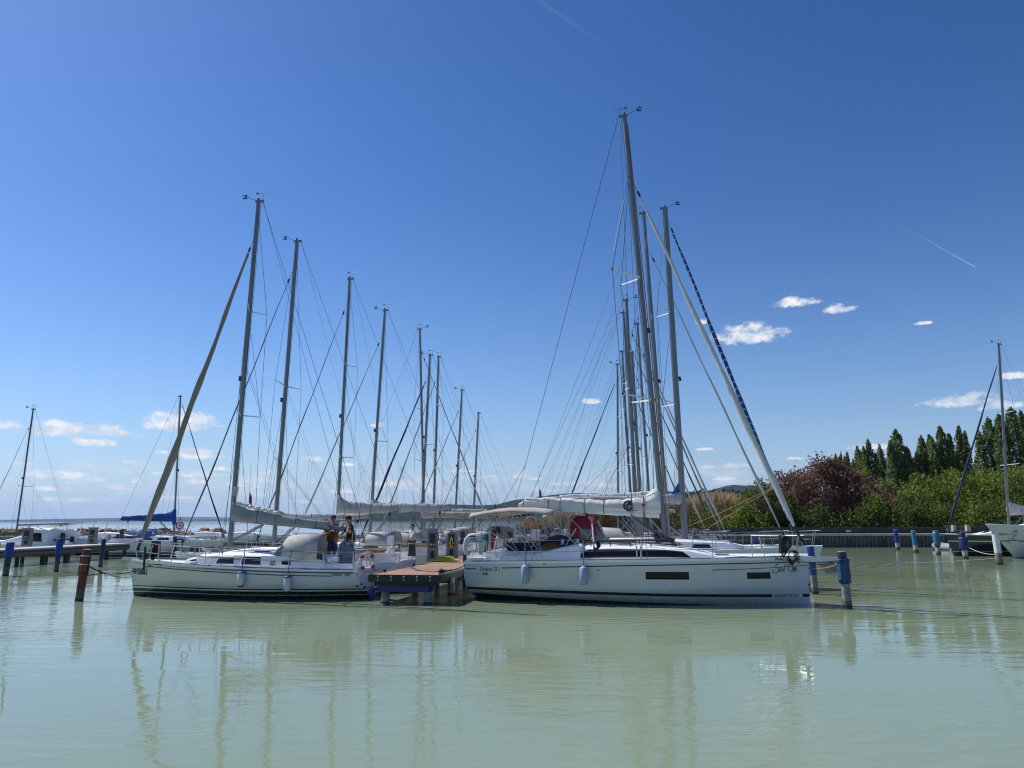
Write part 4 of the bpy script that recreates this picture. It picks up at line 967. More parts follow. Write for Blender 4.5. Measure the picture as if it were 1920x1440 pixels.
# cabin top details: grab rails, sheets, winches, hatches
for s_ in (-1, 1):
    b = MB(); zt = lambda x: A.zdeck(x)+interp(A.cp, x)[0]+.10
    xs = [lerp(xw0+.2, xw1-.8, i/8) for i in range(9)]; b.tube([(x, s_*1.02, zt(x)+.03) for x in xs], .016, 5)
    for x in xs[1::2]: b.tube([(x, s_*1.02, zt(x)-.1), (x, s_*1.02, zt(x)+.03)], .016, 5)
    b.build('grab_rail', blk, rt)
    MB().tube([(xw0-1.2, s_*.95, A.zdeck(3)+.58), (xw0+.4, s_*.8, A.zdeck(4)+.56), (mast_b.x, s_*.5, mast_b.z+.0), (mast_b.x+.5, s_*.45, mast_b.z-.16)], .016, 5).build('deck_line', blkrope, rt)
    for x in (xw0-.35, xw0+.1):
        b = MB(); b.tube([(x, s_*1.15, A.zdeck(x)+.50), (x, s_*1.15, A.zdeck(x)+.56), (x, s_*1.15, A.zdeck(x)+.66)], [.085, .055, .07], 10); b.build('winch', steel, rt, smooth=True)
A.hatches([(xw0+1.4, .4, .5, .53), (xw0+1.4, -.4, .5, .53), (AX(1345,1030).x, 0, .55, .12)])
MB().tube([(AX(1358,1040).x, -.8, A.zdeck(8.4)+.06), (AX(1440,1040).x, -.55, A.zdeck(9)+.08), (AX(1475,1040).x, -.3, A.zdeck(9)+.1)], .012, 5).build('furling_line', blkrope, rt)
# folded dark sprayhood behind the companionway, coil of black line at the shroud
hx = AX(1060, 1010, -.8).x
b = MB(); b.loft([[(hx-.9, y, A.zdeck(3)+.36+.12*math.cos(y*1.2)) for y in [-1.15+i*.23 for i in range(11)]], [(hx-.45, y, A.zdeck(3)+.62+.12*math.cos(y*1.2)) for y in [-1.15+i*.23 for i in range(11)]], [(hx+.25, y, A.zdeck(3)+.55+.1*math.cos(y*1.2)) for y in [-1.1+i*.22 for i in range(11)]]], closed=False)
b.build('folded_sprayhood', navyc, rt, smooth=True, solid=.08)
def coil(B_, p, m, n=6, w=.10, h=.32, name='rope_coil'):
    b = MB()
    for k in range(n): b.tube([(p[0]+w*math.sin(a)*(.5+.1*k)+.015*k, p[1]-.02*k, p[2]-h/2*(1-math.cos(a))*(1-.06*k)) for a in [i*math.pi/6 for i in range(13)]], .012, 4)
    return b.build(name, m, B_.root)
p = A.dx(AX(1120, 1020).x, -1, .07, .62); coil(A, p, blkrope)
MB().box((AX(1470,1010).x, -.35, A.zdeck(10)+.42), (.22, .2, .5), taper=.9).build('headsail_bag', blk, rt)
coil(A, (AX(1470,1010).x, -.50, A.zdeck(10)+.66), blkrope, 7, .14, .6); coil(A, (AX(1486,1010).x, -.45, A.zdeck(10)+.25), blkrope, 5, .16, .4)
A.rails(h=.66, stan=[AX(986, 1030, -1.7).x, AX(1094, 1030, -1.8).x, AX(1203, 1030, -1.75).x, AX(1336, 1030, -1.35).x], r=.013, bowlen=LR-AX(1410, 1020, -.95).x, sternlen=.75, wr=.007)
# bimini
za, zm, zf = A.pl(882, 966, -.6).z, A.pl(983, 954, -.2).z, A.pl(1045, 960, -.3).z
A.bimini(AX(880, 970).x, AX(1036, 965).x, 1.52, za+.08, zm+.04, zf+.04, cream, feet=[AX(983, 1050).x, AX(1015, 1050).x], droop=.17)
xa = AX(905, 1000).x
for s_ in (-1, 1):
    b = MB()
    for (x0, z0, x1, z1) in ((AX(890,975).x, za-.12, AX(984,1040).x, A.zdeck(2)+.1), (AX(960,972).x, zm-.25, AX(1003,1020).x, A.zdeck(2)+.45), (AX(1030,972).x, zf-.2, AX(995,1025).x, A.zdeck(2)+.45), (AX(1030,972).x, zf-.2, AX(1080,1012).x, A.zdeck(3)+.5), (AX(1080,985).x, zf-.5, AX(1060,1010).x, A.zdeck(3)+.5)):
        b.tube([(x0, s_*1.5, z0), (x1, s_*1.42, z1)], .015, 5)
    b.build('bimini_brace', steel, rt)
A.wheel(AX(925, 1000).x, -.85, .4, .5); A.wheel(AX(925, 1000).x, .85, .4, .5)
MB().box((AX(1000, 1000).x, 0, A.zdeck(2)+.20), (1.1, .5, .85), taper=.9).build('cockpit_table', teak, rt)
for (px, w_, h_, y_) in ((1012, .75, .55, .9), (968, .9, .38, -.95)): 
    q = AX(px, 1010); MB().box((q.x, y_, A.zdeck(2)+.38), (w_, .12, h_)).build('cockpit_cushion', navyc, rt)
b = MB()
for s_ in (-1, 1): b.box((.35, s_*1.35, A.fs+.10), (.55, .5, .16))
b.build('stern_seat', deckw, rt)
for s_ in (-1, 1): MB().tube([(.15, s_*1.5, A.fs+.06), (.15, s_*1.5, A.fs+.14)], .04, 7).build('cleat', steel, rt)
# horseshoe lifebuoy, flag
hb_ = A.world((AX(888, 1020, -1.6).x, -1.62, A.pl(888, 1021, -1.6).z))
o = empty('horseshoe_lifebuoy', hb_, A.yaw, 'pale grey-green horseshoe lifebuoy on the stern rail of the large right-hand yacht', 'lifebuoy')
pts = [(-.24, 0, -.30), (-.27, 0, -.1), (-.23, 0, .14), (-.12, 0, .25), (0, 0, .28), (.12, 0, .25), (.23, 0, .14), (.27, 0, -.1), (.24, 0, -.30)]
MB().tube(pts, [.055]+[.078]*7+[.055], 10).build('buoy_ring', mat('buoy_grey', (.52, .56, .52), .6, var=.06), o, smooth=True); MB().tube([(-.1, -.085, .25), (.1, -.085, .25)], .02, 5).build('strap', blk, o)
MB().tube([(-.27, .02, -.28), (-.2, .08, .0), (.2, .08, .0), (.27, .02, -.28)], .012, 5).build('grab_line', whrope, o)
fq = A.pl(917, 1012, -1.3)
fw = A.world((fq.x, -1.25, fq.z)); o = empty('flag', fw, A.yaw, 'limp green, white and red striped flag hanging at the stern of the large right-hand yacht', 'flag')
MB().tube([(-.05, 0, -.35), (.02, 0, .30)], .013, 6).build('flag_pole', whrope, o)
flm = bpy.data.materials.new('tricolour'); flm.use_nodes = True; t = flm.node_tree; tcn = nd(t, 'ShaderNodeTexCoord'); s_ = nd(t, 'ShaderNodeSeparateXYZ'); t.links.new(tcn.outputs['Object'], s_.inputs[0])
f = mth(t, 'ADD', mth(t, 'DIVIDE', s_.outputs[0], .30), .5, clamp=True)
t.links.new(ramp(t, f, [(0, (.005, .10, .045)), (.36, (.62, .63, .66)), (.66, (.45, .02, .03))], 'CONSTANT'), t.nodes['Principled BSDF'].inputs['Base Color'])
rings = []
for i in range(15):
    x = lerp(-.14, .15, i/14); rings.append([(x+.03*math.sin(q*.7)*(q/8)-(.02*q/8), .045*math.sin(i*1.35+q*.25), .22-.52*q/8-(.07*math.sin(i*.5)) ) for q in range(9)])
MB().loft(rings, closed=False).build('cloth', flm, o, smooth=True, auto=0, solid=.006)

def fender(B_, px, ptop, pbot, off, m, label, capm=None, r=.12, group='fenders'):
    a, c = B_.pl(px, ptop, off), B_.pl(px, pbot, off); zt, zb_ = a.z, c.z; x = c.x
    loc = B_.world((x, off, zb_)); o = empty('fender', loc, B_.yaw, label, 'fender', group); h = zt-zb_
    b = MB(); prof = [(0, .03), (.04, .06), (.09, .72), (.15, .97), (.5, 1.0), (.85, .97), (.91, .72), (.96, .26), (1, .2)]
    b.loft([[(r*k*math.cos(a_), r*k*math.sin(a_), h*q) for a_ in [j*math.pi/7 for j in range(14)]] for q, k in prof]); b.build('body', m, o, smooth=True, auto=50)
    if capm:
        for q0, q1 in ((-.01, .10), (.90, 1.01)):
            ks = [(q0, .22), (lerp(q0, q1, .5), .8), (q1, 1.0)] if q0 < .5 else [(q0, 1.0), (lerp(q0, q1, .5), .8), (q1, .25)]
            MB().loft([[((r+.006)*k*math.cos(a_), (r+.006)*k*math.sin(a_), h*q) for a_ in [j*math.pi/7 for j in range(14)]] for q, k in ks]).build('end_cap', capm, o, smooth=True, auto=0)
    rail = B_.dx(x, 1 if off > 0 else -1, .07, .62)-Vector((x, off, zb_)); MB().tube([(0, 0, h), (0, -off/abs(off)*.06, rail.z-.5), tuple(rail)], .010, 5).build('lanyard', blkrope, o)
    return o
def hullside(B_, px, py, sgn):
    o = sgn*B_.B/2
    for _ in range(5):
        q = B_.pl(px, py, o); o = sgn*B_.hb(min(.99, max(0, q.x/B_.L)), q.z)
    return o
fender(A, 985, 1057, 1096, hullside(A, 985, 1062, -1)-.13, fendb, 'light blue fender hanging nearest the stern of the large right-hand yacht', r=.125)
fender(A, 1095, 1060, 1099, hullside(A, 1095, 1064, -1)-.13, fendb, 'light blue fender with a white neck hanging amidships on the large right-hand yacht', r=.125)
q = A.world(A.dx(AX(1203, 1050).x, -1, -.02, .02)); o = empty('shackle_covers', q, A.yaw)
bpy.data.objects.remove(o)

# ---------------------------------------------------------------- white yacht left of the jetty
c2 = onz(690, 1126); bw = onz(251, 1117); yaw = R(173)
for _ in range(8):
    nn = Vector((-math.sin(yaw), math.cos(yaw), 0)); s2 = c2-nn*1.22; dd = bw-s2; yaw = math.atan2(dd.y, dd.x)
hL = hullmat('hull_cream_black_stripes', (.64, .64, .61), [(.135, 0, (.012, .013, .016)), (.16, 0, (.74, .74, .72)), (.265, 0, (.012, .013, .016)), (.315, 0, (.74, .74, .72)), (.35, 0, (.015, .016, .02))])
Ld = dd.length+.22
C = Boat((s2.x, s2.y), yaw, Ld, 2.95, .86, 1.16, 'white sailing yacht with grey sail cover and two men aboard left of the jetty', rs=.80, srake=.46, brake=.22, tmax=.40, bowpow=2.3)
rt = C.root; NS = 1
C.hull(hL, ns=40, nh=14)
C.deck(deckw, ck=(.75, 2.75), cw=.82, co=.20, rail=.06, well=.06)
CX = lambda px, py=1050, off=1.1: C.pl(px, py, off)
hR_ = lambda py, px=450, off=1.0: C.pl(px, py, off).z
C.cabin([(CX(606).x, .34, 1.02), (CX(590).x, .44, 1.04), (CX(540).x, .46, 1.06), (CX(500).x, .47, 1.04), (CX(450).x, .45, .98), (CX(400).x, .40, .86), (CX(360).x, .30, .70), (CX(332).x, .16, .52), (CX(322).x, .02, .44)], deckw)
for s_ in (-1, 1):
    fn = lambda x, z, s_=s_: C.cabside(x, z, s_)
    for (p0, p1, k0, k1, mm, cut) in ((342, 355, .40, .72, glassd, .0), (397, 434, .22, .78, purp, .12), (448, 487, .22, .80, purp, .05), (526, 544, .30, .62, glassd, 0)):
        xa, xb = CX(p0).x, CX(p1).x; zf_ = lambda x, k: C.zdeck(x)+interp(C.cp, x)[0]*k+.01
        o = C.patch('cabin_window', mm, fn, [(xa, zf_(xa, k0)), (xb, zf_(xb, k0)), (xb+.02, zf_(xb, k1)), (xa-cut, zf_(xa-cut, k1))], nx=5)
        fr = [fn(xa, zf_(xa, k0)), fn(xb, zf_(xb, k0)), fn(xb+.02, zf_(xb, k1)), fn(xa-cut, zf_(xa-cut, k1)), fn(xa, zf_(xa, k0))]
        MB().tube(fr, .018, 5).build('window_frame', deckw, o)
def surfL(px, py):
    o = 1.2
    for _ in range(5):
        q = C.pl(px, py, o); o = C.hb(min(.995, max(0, q.x/Ld)), q.z)
    return C.pl(px, py, o)
P4 = [surfL(280, 1062), surfL(400, 1072), surfL(520, 1078.5), surfL(621, 1080.5)]
P4 = sorted([(q.x, q.z) for q in P4]); strip('cove_stripe', P4, .026, inkm, C, 1)
wood = mat('rubbing_strake', (.16, .10, .07), .6)
for s_ in (-1, 1): 
    b = MB(); b.tube([C.dx(.5+(Ld-.75)*i/20, s_, -.02, -.03) for i in range(21)], .02, 5); b.build('rubbing_strake', wood, rt)
    b = MB(); b.tube([C.dx(.5+(Ld-.75)*i/20, s_, .03, .075) for i in range(21)], .022, 5); b.build('toe_rail', alu, rt)
q = surfL(248, 1072); C.lettering('W-26661', q.x, q.z-.075, .285, inkm, 1, dirx=-1, squash=.66, bold=.008)
q = surfL(620, 1081); C.lettering('Hanse', q.x, q.z+.01, .16, inkm, 1, dirx=-1, shear=.2, squash=.8)
def chevron(x, z, s, fn, parent):
    b = MB()
    for k in range(3): b.tube([fn(x-.08*s*k, z), fn(x-.08*s*k-.07*s, z+s*.22), fn(x-.08*s*k-.14*s, z)], .012*s, 4)
    return b.build('maker_mark', inkm, parent)
q = surfL(645, 1081); chevron(q.x, q.z, .6, lambda x, z: C.side(x, z, 1, .008), rt)
q = CX(503, 1053); chevron(q.x, C.zdeck(q.x)+.12, .7, lambda x, z: C.cabside(x, z, 1, .01), rt)
for px, py in ((669, 1099), (677, 1095.5), (683, 1101)): q = surfL(px, py); MB().sphere(C.side(q.x, q.z, 1), (.045, .02, .035), 7, 5).build('through_hull', blk, rt)
mb, mt_ = C.pl(431, 1022), C.pl(484.5, 379)
C.rig(mb, mt_, r=.088, spreaders=(.36, .665), span=.95, sweep=.30, fore=C.pl(256, 1036), jib=(sailtan, .118), gear='both', fwd=1, jibtop=.905, wirer=.007, chain_w=1.25)
C.boom(C.pl(440, 975).z+.02, C.pl(655, 992).x, C.pl(655, 993).z, cover=canv, ch=(.47, .26), r=.085, vang=True, wr=.008, tail=1.6)
MB().tube([C.mb.lerp(C.mt, .135)+Vector((-.02, 0, 0)), C.mb.lerp(C.mt, .16)+Vector((-.05, 0, 0))], .10, 8).build('sail_head', canvlt, rt)
g = C.pl(440, 975)
rr = random.Random(2)
b = MB()
for i in range(7):
    q = lerp(.03, .36, i/6); c = Vector((lerp(g.x, C.be.x, q), 0, lerp(g.z, C.be.z, q)+lerp(.56, .36, q/.36)))
    b.sphere(c, (.13, .12, .06+.02*(i % 2)), 8, 6)
b.build('loose_sail_folds', sailw, rt, smooth=True, auto=0)
C.rails(h=.60, stan=[CX(327, 1030, .8).x, CX(388, 1040, 1.2).x, CX(460, 1040, 1.35).x, CX(541, 1040, 1.4).x, CX(604, 1040, 1.35).x], r=.015, bowlen=1.35, sternlen=.75, wr=.007)
xh0, xh1 = CX(508, 1030, .8).x, CX(597, 1030, .8).x
C.hood(xh0, xh1, .98, C.pl(560, 1001, .5).z-C.zdeck(2.5)-.30, hoodw, zo=.32, zf=.10)
C.hatches([(CX(348).x-.1, 0, .5, .25), (CX(470).x, 0, .5, .50)])
# rounded ventilator hatch and foredeck clutter
b = MB(); b.tube([(CX(360, 1030).x, -.25, C.zdeck(6)+.38), (CX(347, 1027).x, -.1, C.zdeck(6)+.50)], .05, 8); b.build('rolled_awning', canvlt, rt)
b = MB(); b.tube([(CX(400).x, .5, C.zdeck(5)+.42), (CX(396).x, .5, C.zdeck(5)+.60), (CX(389).x, .5, C.zdeck(5)+.64), (CX(385).x, .5, C.zdeck(5)+.60)], .03, 6); b.build('dorade_vent', steel, rt, smooth=True)
b = MB()
for k in (0, 1): b.box((CX(620-40*k).x, .80, C.zdeck(1.6)+.33), (.32, .22, .16)); 
b.build('winch_base', deckw, rt); 
for px in (590, 598): 
    x = CX(px).x; MB().tube([(x, .88, C.zdeck(2)+.34), (x, .88, C.zdeck(2)+.42), (x, .88, C.zdeck(2)+.50)], [.08, .05, .065], 9).build('winch', blk, rt, smooth=True)
C.wheel(CX(640).x, 0, .42, .5)
MB().box((CX(609).x, .45, C.zdeck(2)+.25), (.5, .3, .45), taper=.8).build('companionway_hatch', deckw, rt)
ax_ = C.L; b = MB(); b.box((ax_+.02, 0, C.fb+.04), (.45, .14, .10)); b.tube([(ax_+.2, -.08, C.fb+.06), (ax_+.2, .08, C.fb+.06)], .05, 8); b.build('anchor_roller', steel, rt)
fp = C.pl(279, 1050, .35); MB().tube([(fp.x, .62, fp.z+.45), (fp.x, .62, C.fb-.30)], .035, 7).build('black_fender_pole', rubber, rt)
MB().box((C.pl(289, 1030, .3).x, .2, C.fb+.38), (.26, .18, .5), taper=.9).build('bow_locker_bag', blk, rt)
b = MB(); 
for k in range(4): b.box((C.pl(292, 1030, .3).x, .302, C.fb+.50-.05*k), (.24, .02, .022))
b.build('bag_stripes', redc, rt); coil(C, (C.pl(292, 1030, .3).x, .42, C.fb+.45), blkrope, 6, .12, .45); coil(C, (C.pl(284, 1030, .3).x, .40, C.fb+.30), blkrope, 5, .15, .4)
# ring lifebuoy
q = C.pl(690, 1053, 1.0)
def ringbuoy(loc, yaw, r, m1, m2, label, group=None, tr=.06):
    o = empty('ring_lifebuoy', loc, yaw, label, 'lifebuoy', group)
    MB().torus((0, 0, 0), r, tr, 'y', 28, 10).build('ring', m1, o, smooth=True)
    for k in range(4):
        if m2: MB().torus((0, 0, 0), r, tr+.006, 'y', 6, 10, k*math.pi/2+.5, k*math.pi/2+.95).build('red_band', m2, o, smooth=True)
    b = MB(); b.torus((0, 0, 0), r+tr+.02, .008, 'y', 24, 5); b.build('grab_line', whrope, o); return o
ringbuoy(C.world((q.x, 1.1, q.z)), C.yaw+.7, .235, mat('buoy_white', (.66, .64, .62), .5), mat('buoy_red', (.42, .03, .03), .5), 'white ring lifebuoy with red bands on the stern rail of the yacht with two men', tr=.055)
fender(C, 451, 1071, 1101, hullside(C, 451, 1075, 1)+.12, fendw, 'grey-white fender with blue ends, the forward one on the left yacht', fendcap, r=.115)
fender(C, 538, 1079, 1112, hullside(C, 538, 1083, 1)+.12, fendw, 'grey-white fender with blue ends, the after one on the left yacht', fendcap, r=.115)
fender(C, 697, 1100, 1127, .95, mat('blue_fender', (.01, .05, .42), .45), 'deep blue fender hanging by the jetty corner at the stern of the left yacht', None, r=.085)

# ---------------------------------------------------------------- the men
def skinned(name, joints, edges, radii, m, parent, sub=2, smooth=True):
    me = bpy.data.meshes.new(name); me.from_pydata([Vector(joints[j]) for j in joints], [(list(joints).index(a), list(joints).index(b_)) for a, b_ in edges], [])
    o = bpy.data.objects.new(name, me); col.objects.link(o)
    md = o.modifiers.new('skin', 'SKIN'); ks = list(joints)
    for i, k in enumerate(ks): r_ = radii[k]; me.skin_vertices[0].data[i].radius = (r_, r_) if isinstance(r_, float) else r_; me.skin_vertices[0].data[i].use_root = (i == 0)
    md.use_smooth_shade = True; s_ = o.modifiers.new('subdivision', 'SUBSURF'); s_.levels = sub; s_.render_levels = sub
    dg = bpy.context.evaluated_depsgraph_get(); nm = bpy.data.meshes.new_from_object(o.evaluated_get(dg)); bpy.data.objects.remove(o)
    nm.materials.clear(); nm.materials.append(m); nm.polygons.foreach_set('use_smooth', [True]*len(nm.polygons))
    o = bpy.data.objects.new(name, nm); col.objects.link(o); o.parent = parent; return o
def person(loc, yaw, label, J, shirt, shorts, hair, cap, sk=skin, seated=False, hands=True, capm=None, glasses=True):
    """J: overrides of joint positions; person faces +x, y to the left"""
    root = empty('person', loc, yaw, label, 'person')
    j = dict(pelvis=(0, 0, .93), waist=(0, 0, 1.08), chest=(0, 0, 1.28), neckb=(0, 0, 1.45), neck=(.01, 0, 1.52), head0=(.02, 0, 1.60), head1=(.03, 0, 1.68), head2=(.02, 0, 1.74),
             shl=(0, .17, 1.42), ell=(.02, .24, 1.15), wrl=(.16, .22, .92), shr=(0, -.17, 1.42), elr=(.02, -.24, 1.15), wrr=(.16, -.22, .92),
             hipl=(0, .09, .90), knl=(.02, .11, .50), anl=(0, .12, .09), tol=(.16, .14, .03), hipr=(0, -.09, .90), knr=(.02, -.11, .50), anr=(0, -.12, .09), tor=(.16, -.14, .03))
    j.update(J)
    rd = dict(pelvis=(.16, .12), waist=(.155, .11), chest=(.17, .12), neckb=(.09, .08), neck=.055, head0=(.062, .075), head1=(.078, .098), head2=(.066, .085), shl=.066, ell=.045, wrl=.030, shr=.066, elr=.045, wrr=.030,
              hipl=.095, knl=.060, anl=.042, tol=.034, hipr=.095, knr=.060, anr=.042, tor=.034)
    rd = {k: (v if isinstance(v, float) else (float(v[0]), float(v[1]))) for k, v in rd.items()}
    E = [('pelvis', 'waist'), ('waist', 'chest'), ('chest', 'neckb'), ('neckb', 'neck'), ('neck', 'head0'), ('head0', 'head1'), ('head1', 'head2'), ('chest', 'shl'), ('shl', 'ell'), ('ell', 'wrl'), ('chest', 'shr'), ('shr', 'elr'), ('elr', 'wrr'),
         ('pelvis', 'hipl'), ('hipl', 'knl'), ('knl', 'anl'), ('anl', 'tol'), ('pelvis', 'hipr'), ('hipr', 'knr'), ('knr', 'anr'), ('anr', 'tor')]
    for s_, w, e_ in (('l', 'wrl', 'ell'), ('r', 'wrr', 'elr')):
        W_ = Vector(j[w]); D = (W_-Vector(j[e_])).normalized(); sd_ = D.cross(Vector((0, 0, 1))); sd_ = sd_.normalized() if sd_.length > .1 else Vector((0, 1, 0)); nrm = sd_.cross(D)
        pm = W_+D*.05; j['pm'+s_] = pm; rd['pm'+s_] = (.034, .018); E.append((w, 'pm'+s_))
        for k, (o_, L_) in enumerate(((-.030, .075), (-.010, .085), (.010, .080), (.028, .062))):
            a = pm+D*.035+sd_*o_; m1 = a+D*L_*.5-nrm*.012; m2 = a+D*L_*.8-nrm*.042
            for q, pnt, rad in (('a', a, .0105), ('b', m1, .0095), ('c', m2, .0085)): j[f'f{s_}{k}{q}'] = pnt; rd[f'f{s_}{k}{q}'] = rad
            E += [('pm'+s_, f'f{s_}{k}a'), (f'f{s_}{k}a', f'f{s_}{k}b'), (f'f{s_}{k}b', f'f{s_}{k}c')]
        th1 = W_+D*.03-sd_*.042-nrm*.01; th2 = th1+D*.04-sd_*.010-nrm*.03; j['t'+s_+'a'] = th1; j['t'+s_+'b'] = th2; rd['t'+s_+'a'] = .013; rd['t'+s_+'b'] = .010
        E += [(w, 't'+s_+'a'), ('t'+s_+'a', 't'+s_+'b')]
    j = {k: Vector(v) for k, v in j.items()}
    body = skinned('body', j, E, rd, sk, root)
    # nose, ears, eyes, mouth
    h1, h0, h2 = j['head1'], j['head0'], j['head2']; F = Vector((1, 0, 0)); F = (F-(h2-h0).normalized()*F.dot((h2-h0).normalized())).normalized(); U_ = (h2-h0).normalized(); S_ = U_.cross(F)
    b = MB(); b.sphere(h1+F*.100-U_*.02, (.020, .014, .022), 7, 5)
    for s_ in (-1, 1): b.sphere(h1+S_*.082*s_-U_*.01, (.016, .010, .030), 7, 5)
    b.sphere(h1+F*.075-U_*.085, (.028, .034, .024), 7, 5); b.build('face', sk, root, smooth=True, auto=0)
    b = MB()
    for s_ in (-1, 1): b.sphere(h1+F*.088+S_*.032*s_+U_*.008, (.012, .018 if glasses else .011, .012 if glasses else .007), 7, 5)
    b.build('sunglasses' if glasses else 'eyes', blk, root, smooth=True)
    MB().sphere(h1+F*.092-U_*.055, (.008, .022, .006), 7, 5).build('mouth', mat('lips', (.25, .09, .07), .5), root)
    if shirt:
        ks = ['waist', 'pelvis', 'chest', 'neckb', 'shl', 'shr', 'sl', 'sr']; jj = dict(waist=j['waist'], pelvis=j['pelvis'].lerp(j['waist'], .15), chest=j['chest'], neckb=j['neckb']-U_*.015, shl=j['shl'], shr=j['shr'], sl=j['shl'].lerp(j['ell'], .72), sr=j['shr'].lerp(j['elr'], .72))
        rr_ = dict(waist=(.178, .135), pelvis=(.178, .138), chest=(.19, .138), neckb=(.085, .08), shl=.084, shr=.084, sl=.072, sr=.072)
        skinned('shirt', jj, [('waist', 'pelvis'), ('waist', 'chest'), ('chest', 'neckb'), ('chest', 'shl'), ('shl', 'sl'), ('chest', 'shr'), ('shr', 'sr')], rr_, shirt, root)
    if shorts:
        k_ = .85; jj = dict(p=j['pelvis'], w=j['pelvis'].lerp(j['waist'], .45), hl=j['hipl'], kl=j['hipl'].lerp(j['knl'], k_), hr=j['hipr'], kr=j['hipr'].lerp(j['knr'], k_))
        skinned('shorts', jj, [('p', 'w'), ('p', 'hl'), ('hl', 'kl'), ('p', 'hr'), ('hr', 'kr')], dict(p=(.178, .14), w=(.168, .128), hl=.112, kl=.092, hr=.112, kr=.092), shorts, root)
    b = MB(); b.sphere(h1+U_*.03-F*.012, (.102, .090, .098), 12, 8)
    b.v = [v for v in b.v]; o = b.build('hair', hair, root, smooth=True, auto=0)
    # hair only on the back and top
    hb2 = MB(); 
    if cap:
        b = MB(); b.sphere(h1+U_*.052, (.108, .095, .072), 12, 8); b.loft([[h1+F*.08+U_*.045+S_*y for y in (-.07, -.035, 0, .035, .07)], [h1+F*(.175)+U_*.028+S_*y*.8 for y in (-.07, -.035, 0, .035, .07)], [h1+F*.175+U_*.018+S_*y*.8 for y in (-.07, -.035, 0, .035, .07)]], closed=False)
        b.build('cap', capm or navyc, root, smooth=True, auto=0)
    # keep the hair clear of the face
    me = o.data
    for v in me.vertices:
        d_ = v.co-h1
        if d_.dot(F) > .02 and d_.dot(U_) < .07: v.co = v.co-F*(d_.dot(F)-.02)*.9
        if d_.dot(U_) < -.05: v.co = v.co+U_*(-.05-d_.dot(U_))
    b = MB()
    for s_ in ('l', 'r'): a = j['to'+s_]; q = j['an'+s_]; b.tube([q+Vector((-.05, 0, -.05)), q.lerp(a, .5)+Vector((0, 0, -.02)), a], [.048, .05, .04], 8)
    b.build('shoes', blk, root, smooth=True)
    return root
denim = mat('blue_shorts_cloth', (.05, .10, .25), .9, var=.1); orange = mat('orange_shirt_cloth', (.26, .085, .02), .9, var=.2, vs=8); blkcl = mat('black_shirt_cloth', (.012, .012, .014), .9); greycl = mat('grey_shorts_cloth', (.09, .09, .10), .9, var=.1)
hairdk = mat('dark_hair', (.02, .014, .01), .8); hairg = mat('brown_hair', (.06, .04, .025), .8); whcl = mat('white_shirt_cloth', (.55, .56, .64), .9, var=.05)
# man in orange: far side of the boom, head just above it
hd = C.pl(626, 966, -.35); ft = hd.z-1.79
HZ = hd.z-ft
k1 = HZ/1.79
loc = C.world((hd.x, -.35, ft))
toboom = Vector((C.be.x, 0, C.be.z))
def tol(root_loc, yaw_, wp):      # world point into a person's frame
    d_ = wp-root_loc; return Vector((d_.x*math.cos(yaw_)+d_.y*math.sin(yaw_), -d_.x*math.sin(yaw_)+d_.y*math.cos(yaw_), d_.z))
y1 = R(250)                       # facing the viewer, a little left
hl = tol(loc, y1, C.world(C.pl(621, 996, .14))); hr2 = tol(loc, y1, C.world(C.pl(643, 984, .05)))
person(loc, y1, 'man in a dark cap, orange-brown shirt and blue shorts holding the boom with both hands', dict(wrr=hl, wrl=hr2, ell=(.20, .30, 1.22), elr=(.18, -.30, 1.13)), orange, denim, hairg, True, capm=mat('dark_cap', (.03, .022, .02), .8))
hd2 = C.pl(657, 967, .35); loc2 = C.world((hd2.x, .30, hd2.z-1.77)); y2 = R(205)
hl2 = tol(loc2, y2, C.world(C.pl(651, 991, .10))); hr3 = tol(loc2, y2, C.world(C.pl(661, 996, .42)))
person(loc2, y2, 'man in black T-shirt and grey shorts leaning over the boom end with a rope', dict(wrr=hl2, wrl=hr3, chest=(.02, 0, 1.27), ell=(.10, .33, 1.22), elr=(.22, -.24, 1.17), head1=(.06, 0, 1.66), head2=(.06, 0, 1.72)), blkcl, greycl, hairdk, True, capm=navyc)
# the loop of rope in the second man's hands, and the limp awning in the cockpit
def rope(name, pts, r, m, label, cat='rope', group=None):
    o = MB().tube(pts, r, 6).build(name, m, None, smooth=True); return tag(o, label, cat, group)
b = [C.world(C.pl(x, y, .42)) for x, y in [(655,986),(653,1000),(654,1012),(657,1018),(660,1014),(661,1002),(662,992),(664,984)]]
rope('loose_rope', b, .016, whrope, 'thin white rope looped in the hands of the man in black')
rope('hanging_rope', [C.world(C.pl(x, y, .5)) for x, y in [(656,1018),(650,1026),(646,1036),(645,1048),(646,1056)]], .014, whrope, 'white rope hanging down into the cockpit below the man in black')
b = MB(); rings = []
for i in range(13):
    x = lerp(CX(626).x, CX(656).x, i/12); rings.append([(x+.05*q/6, .62+.05*math.sin(i*.9+q*.7)+.03*math.sin(i*2.1), C.zdeck(1.6)+(.95-.30*abs(i-4)/8)*(1-q/6.5)) for q in range(7)])
b.loft(rings, closed=False).build('draped_canvas', mat('blue_grey_canvas', (.16, .20, .27), .85, var=.1, bump=.3), C.root, smooth=True, auto=0, solid=.015)

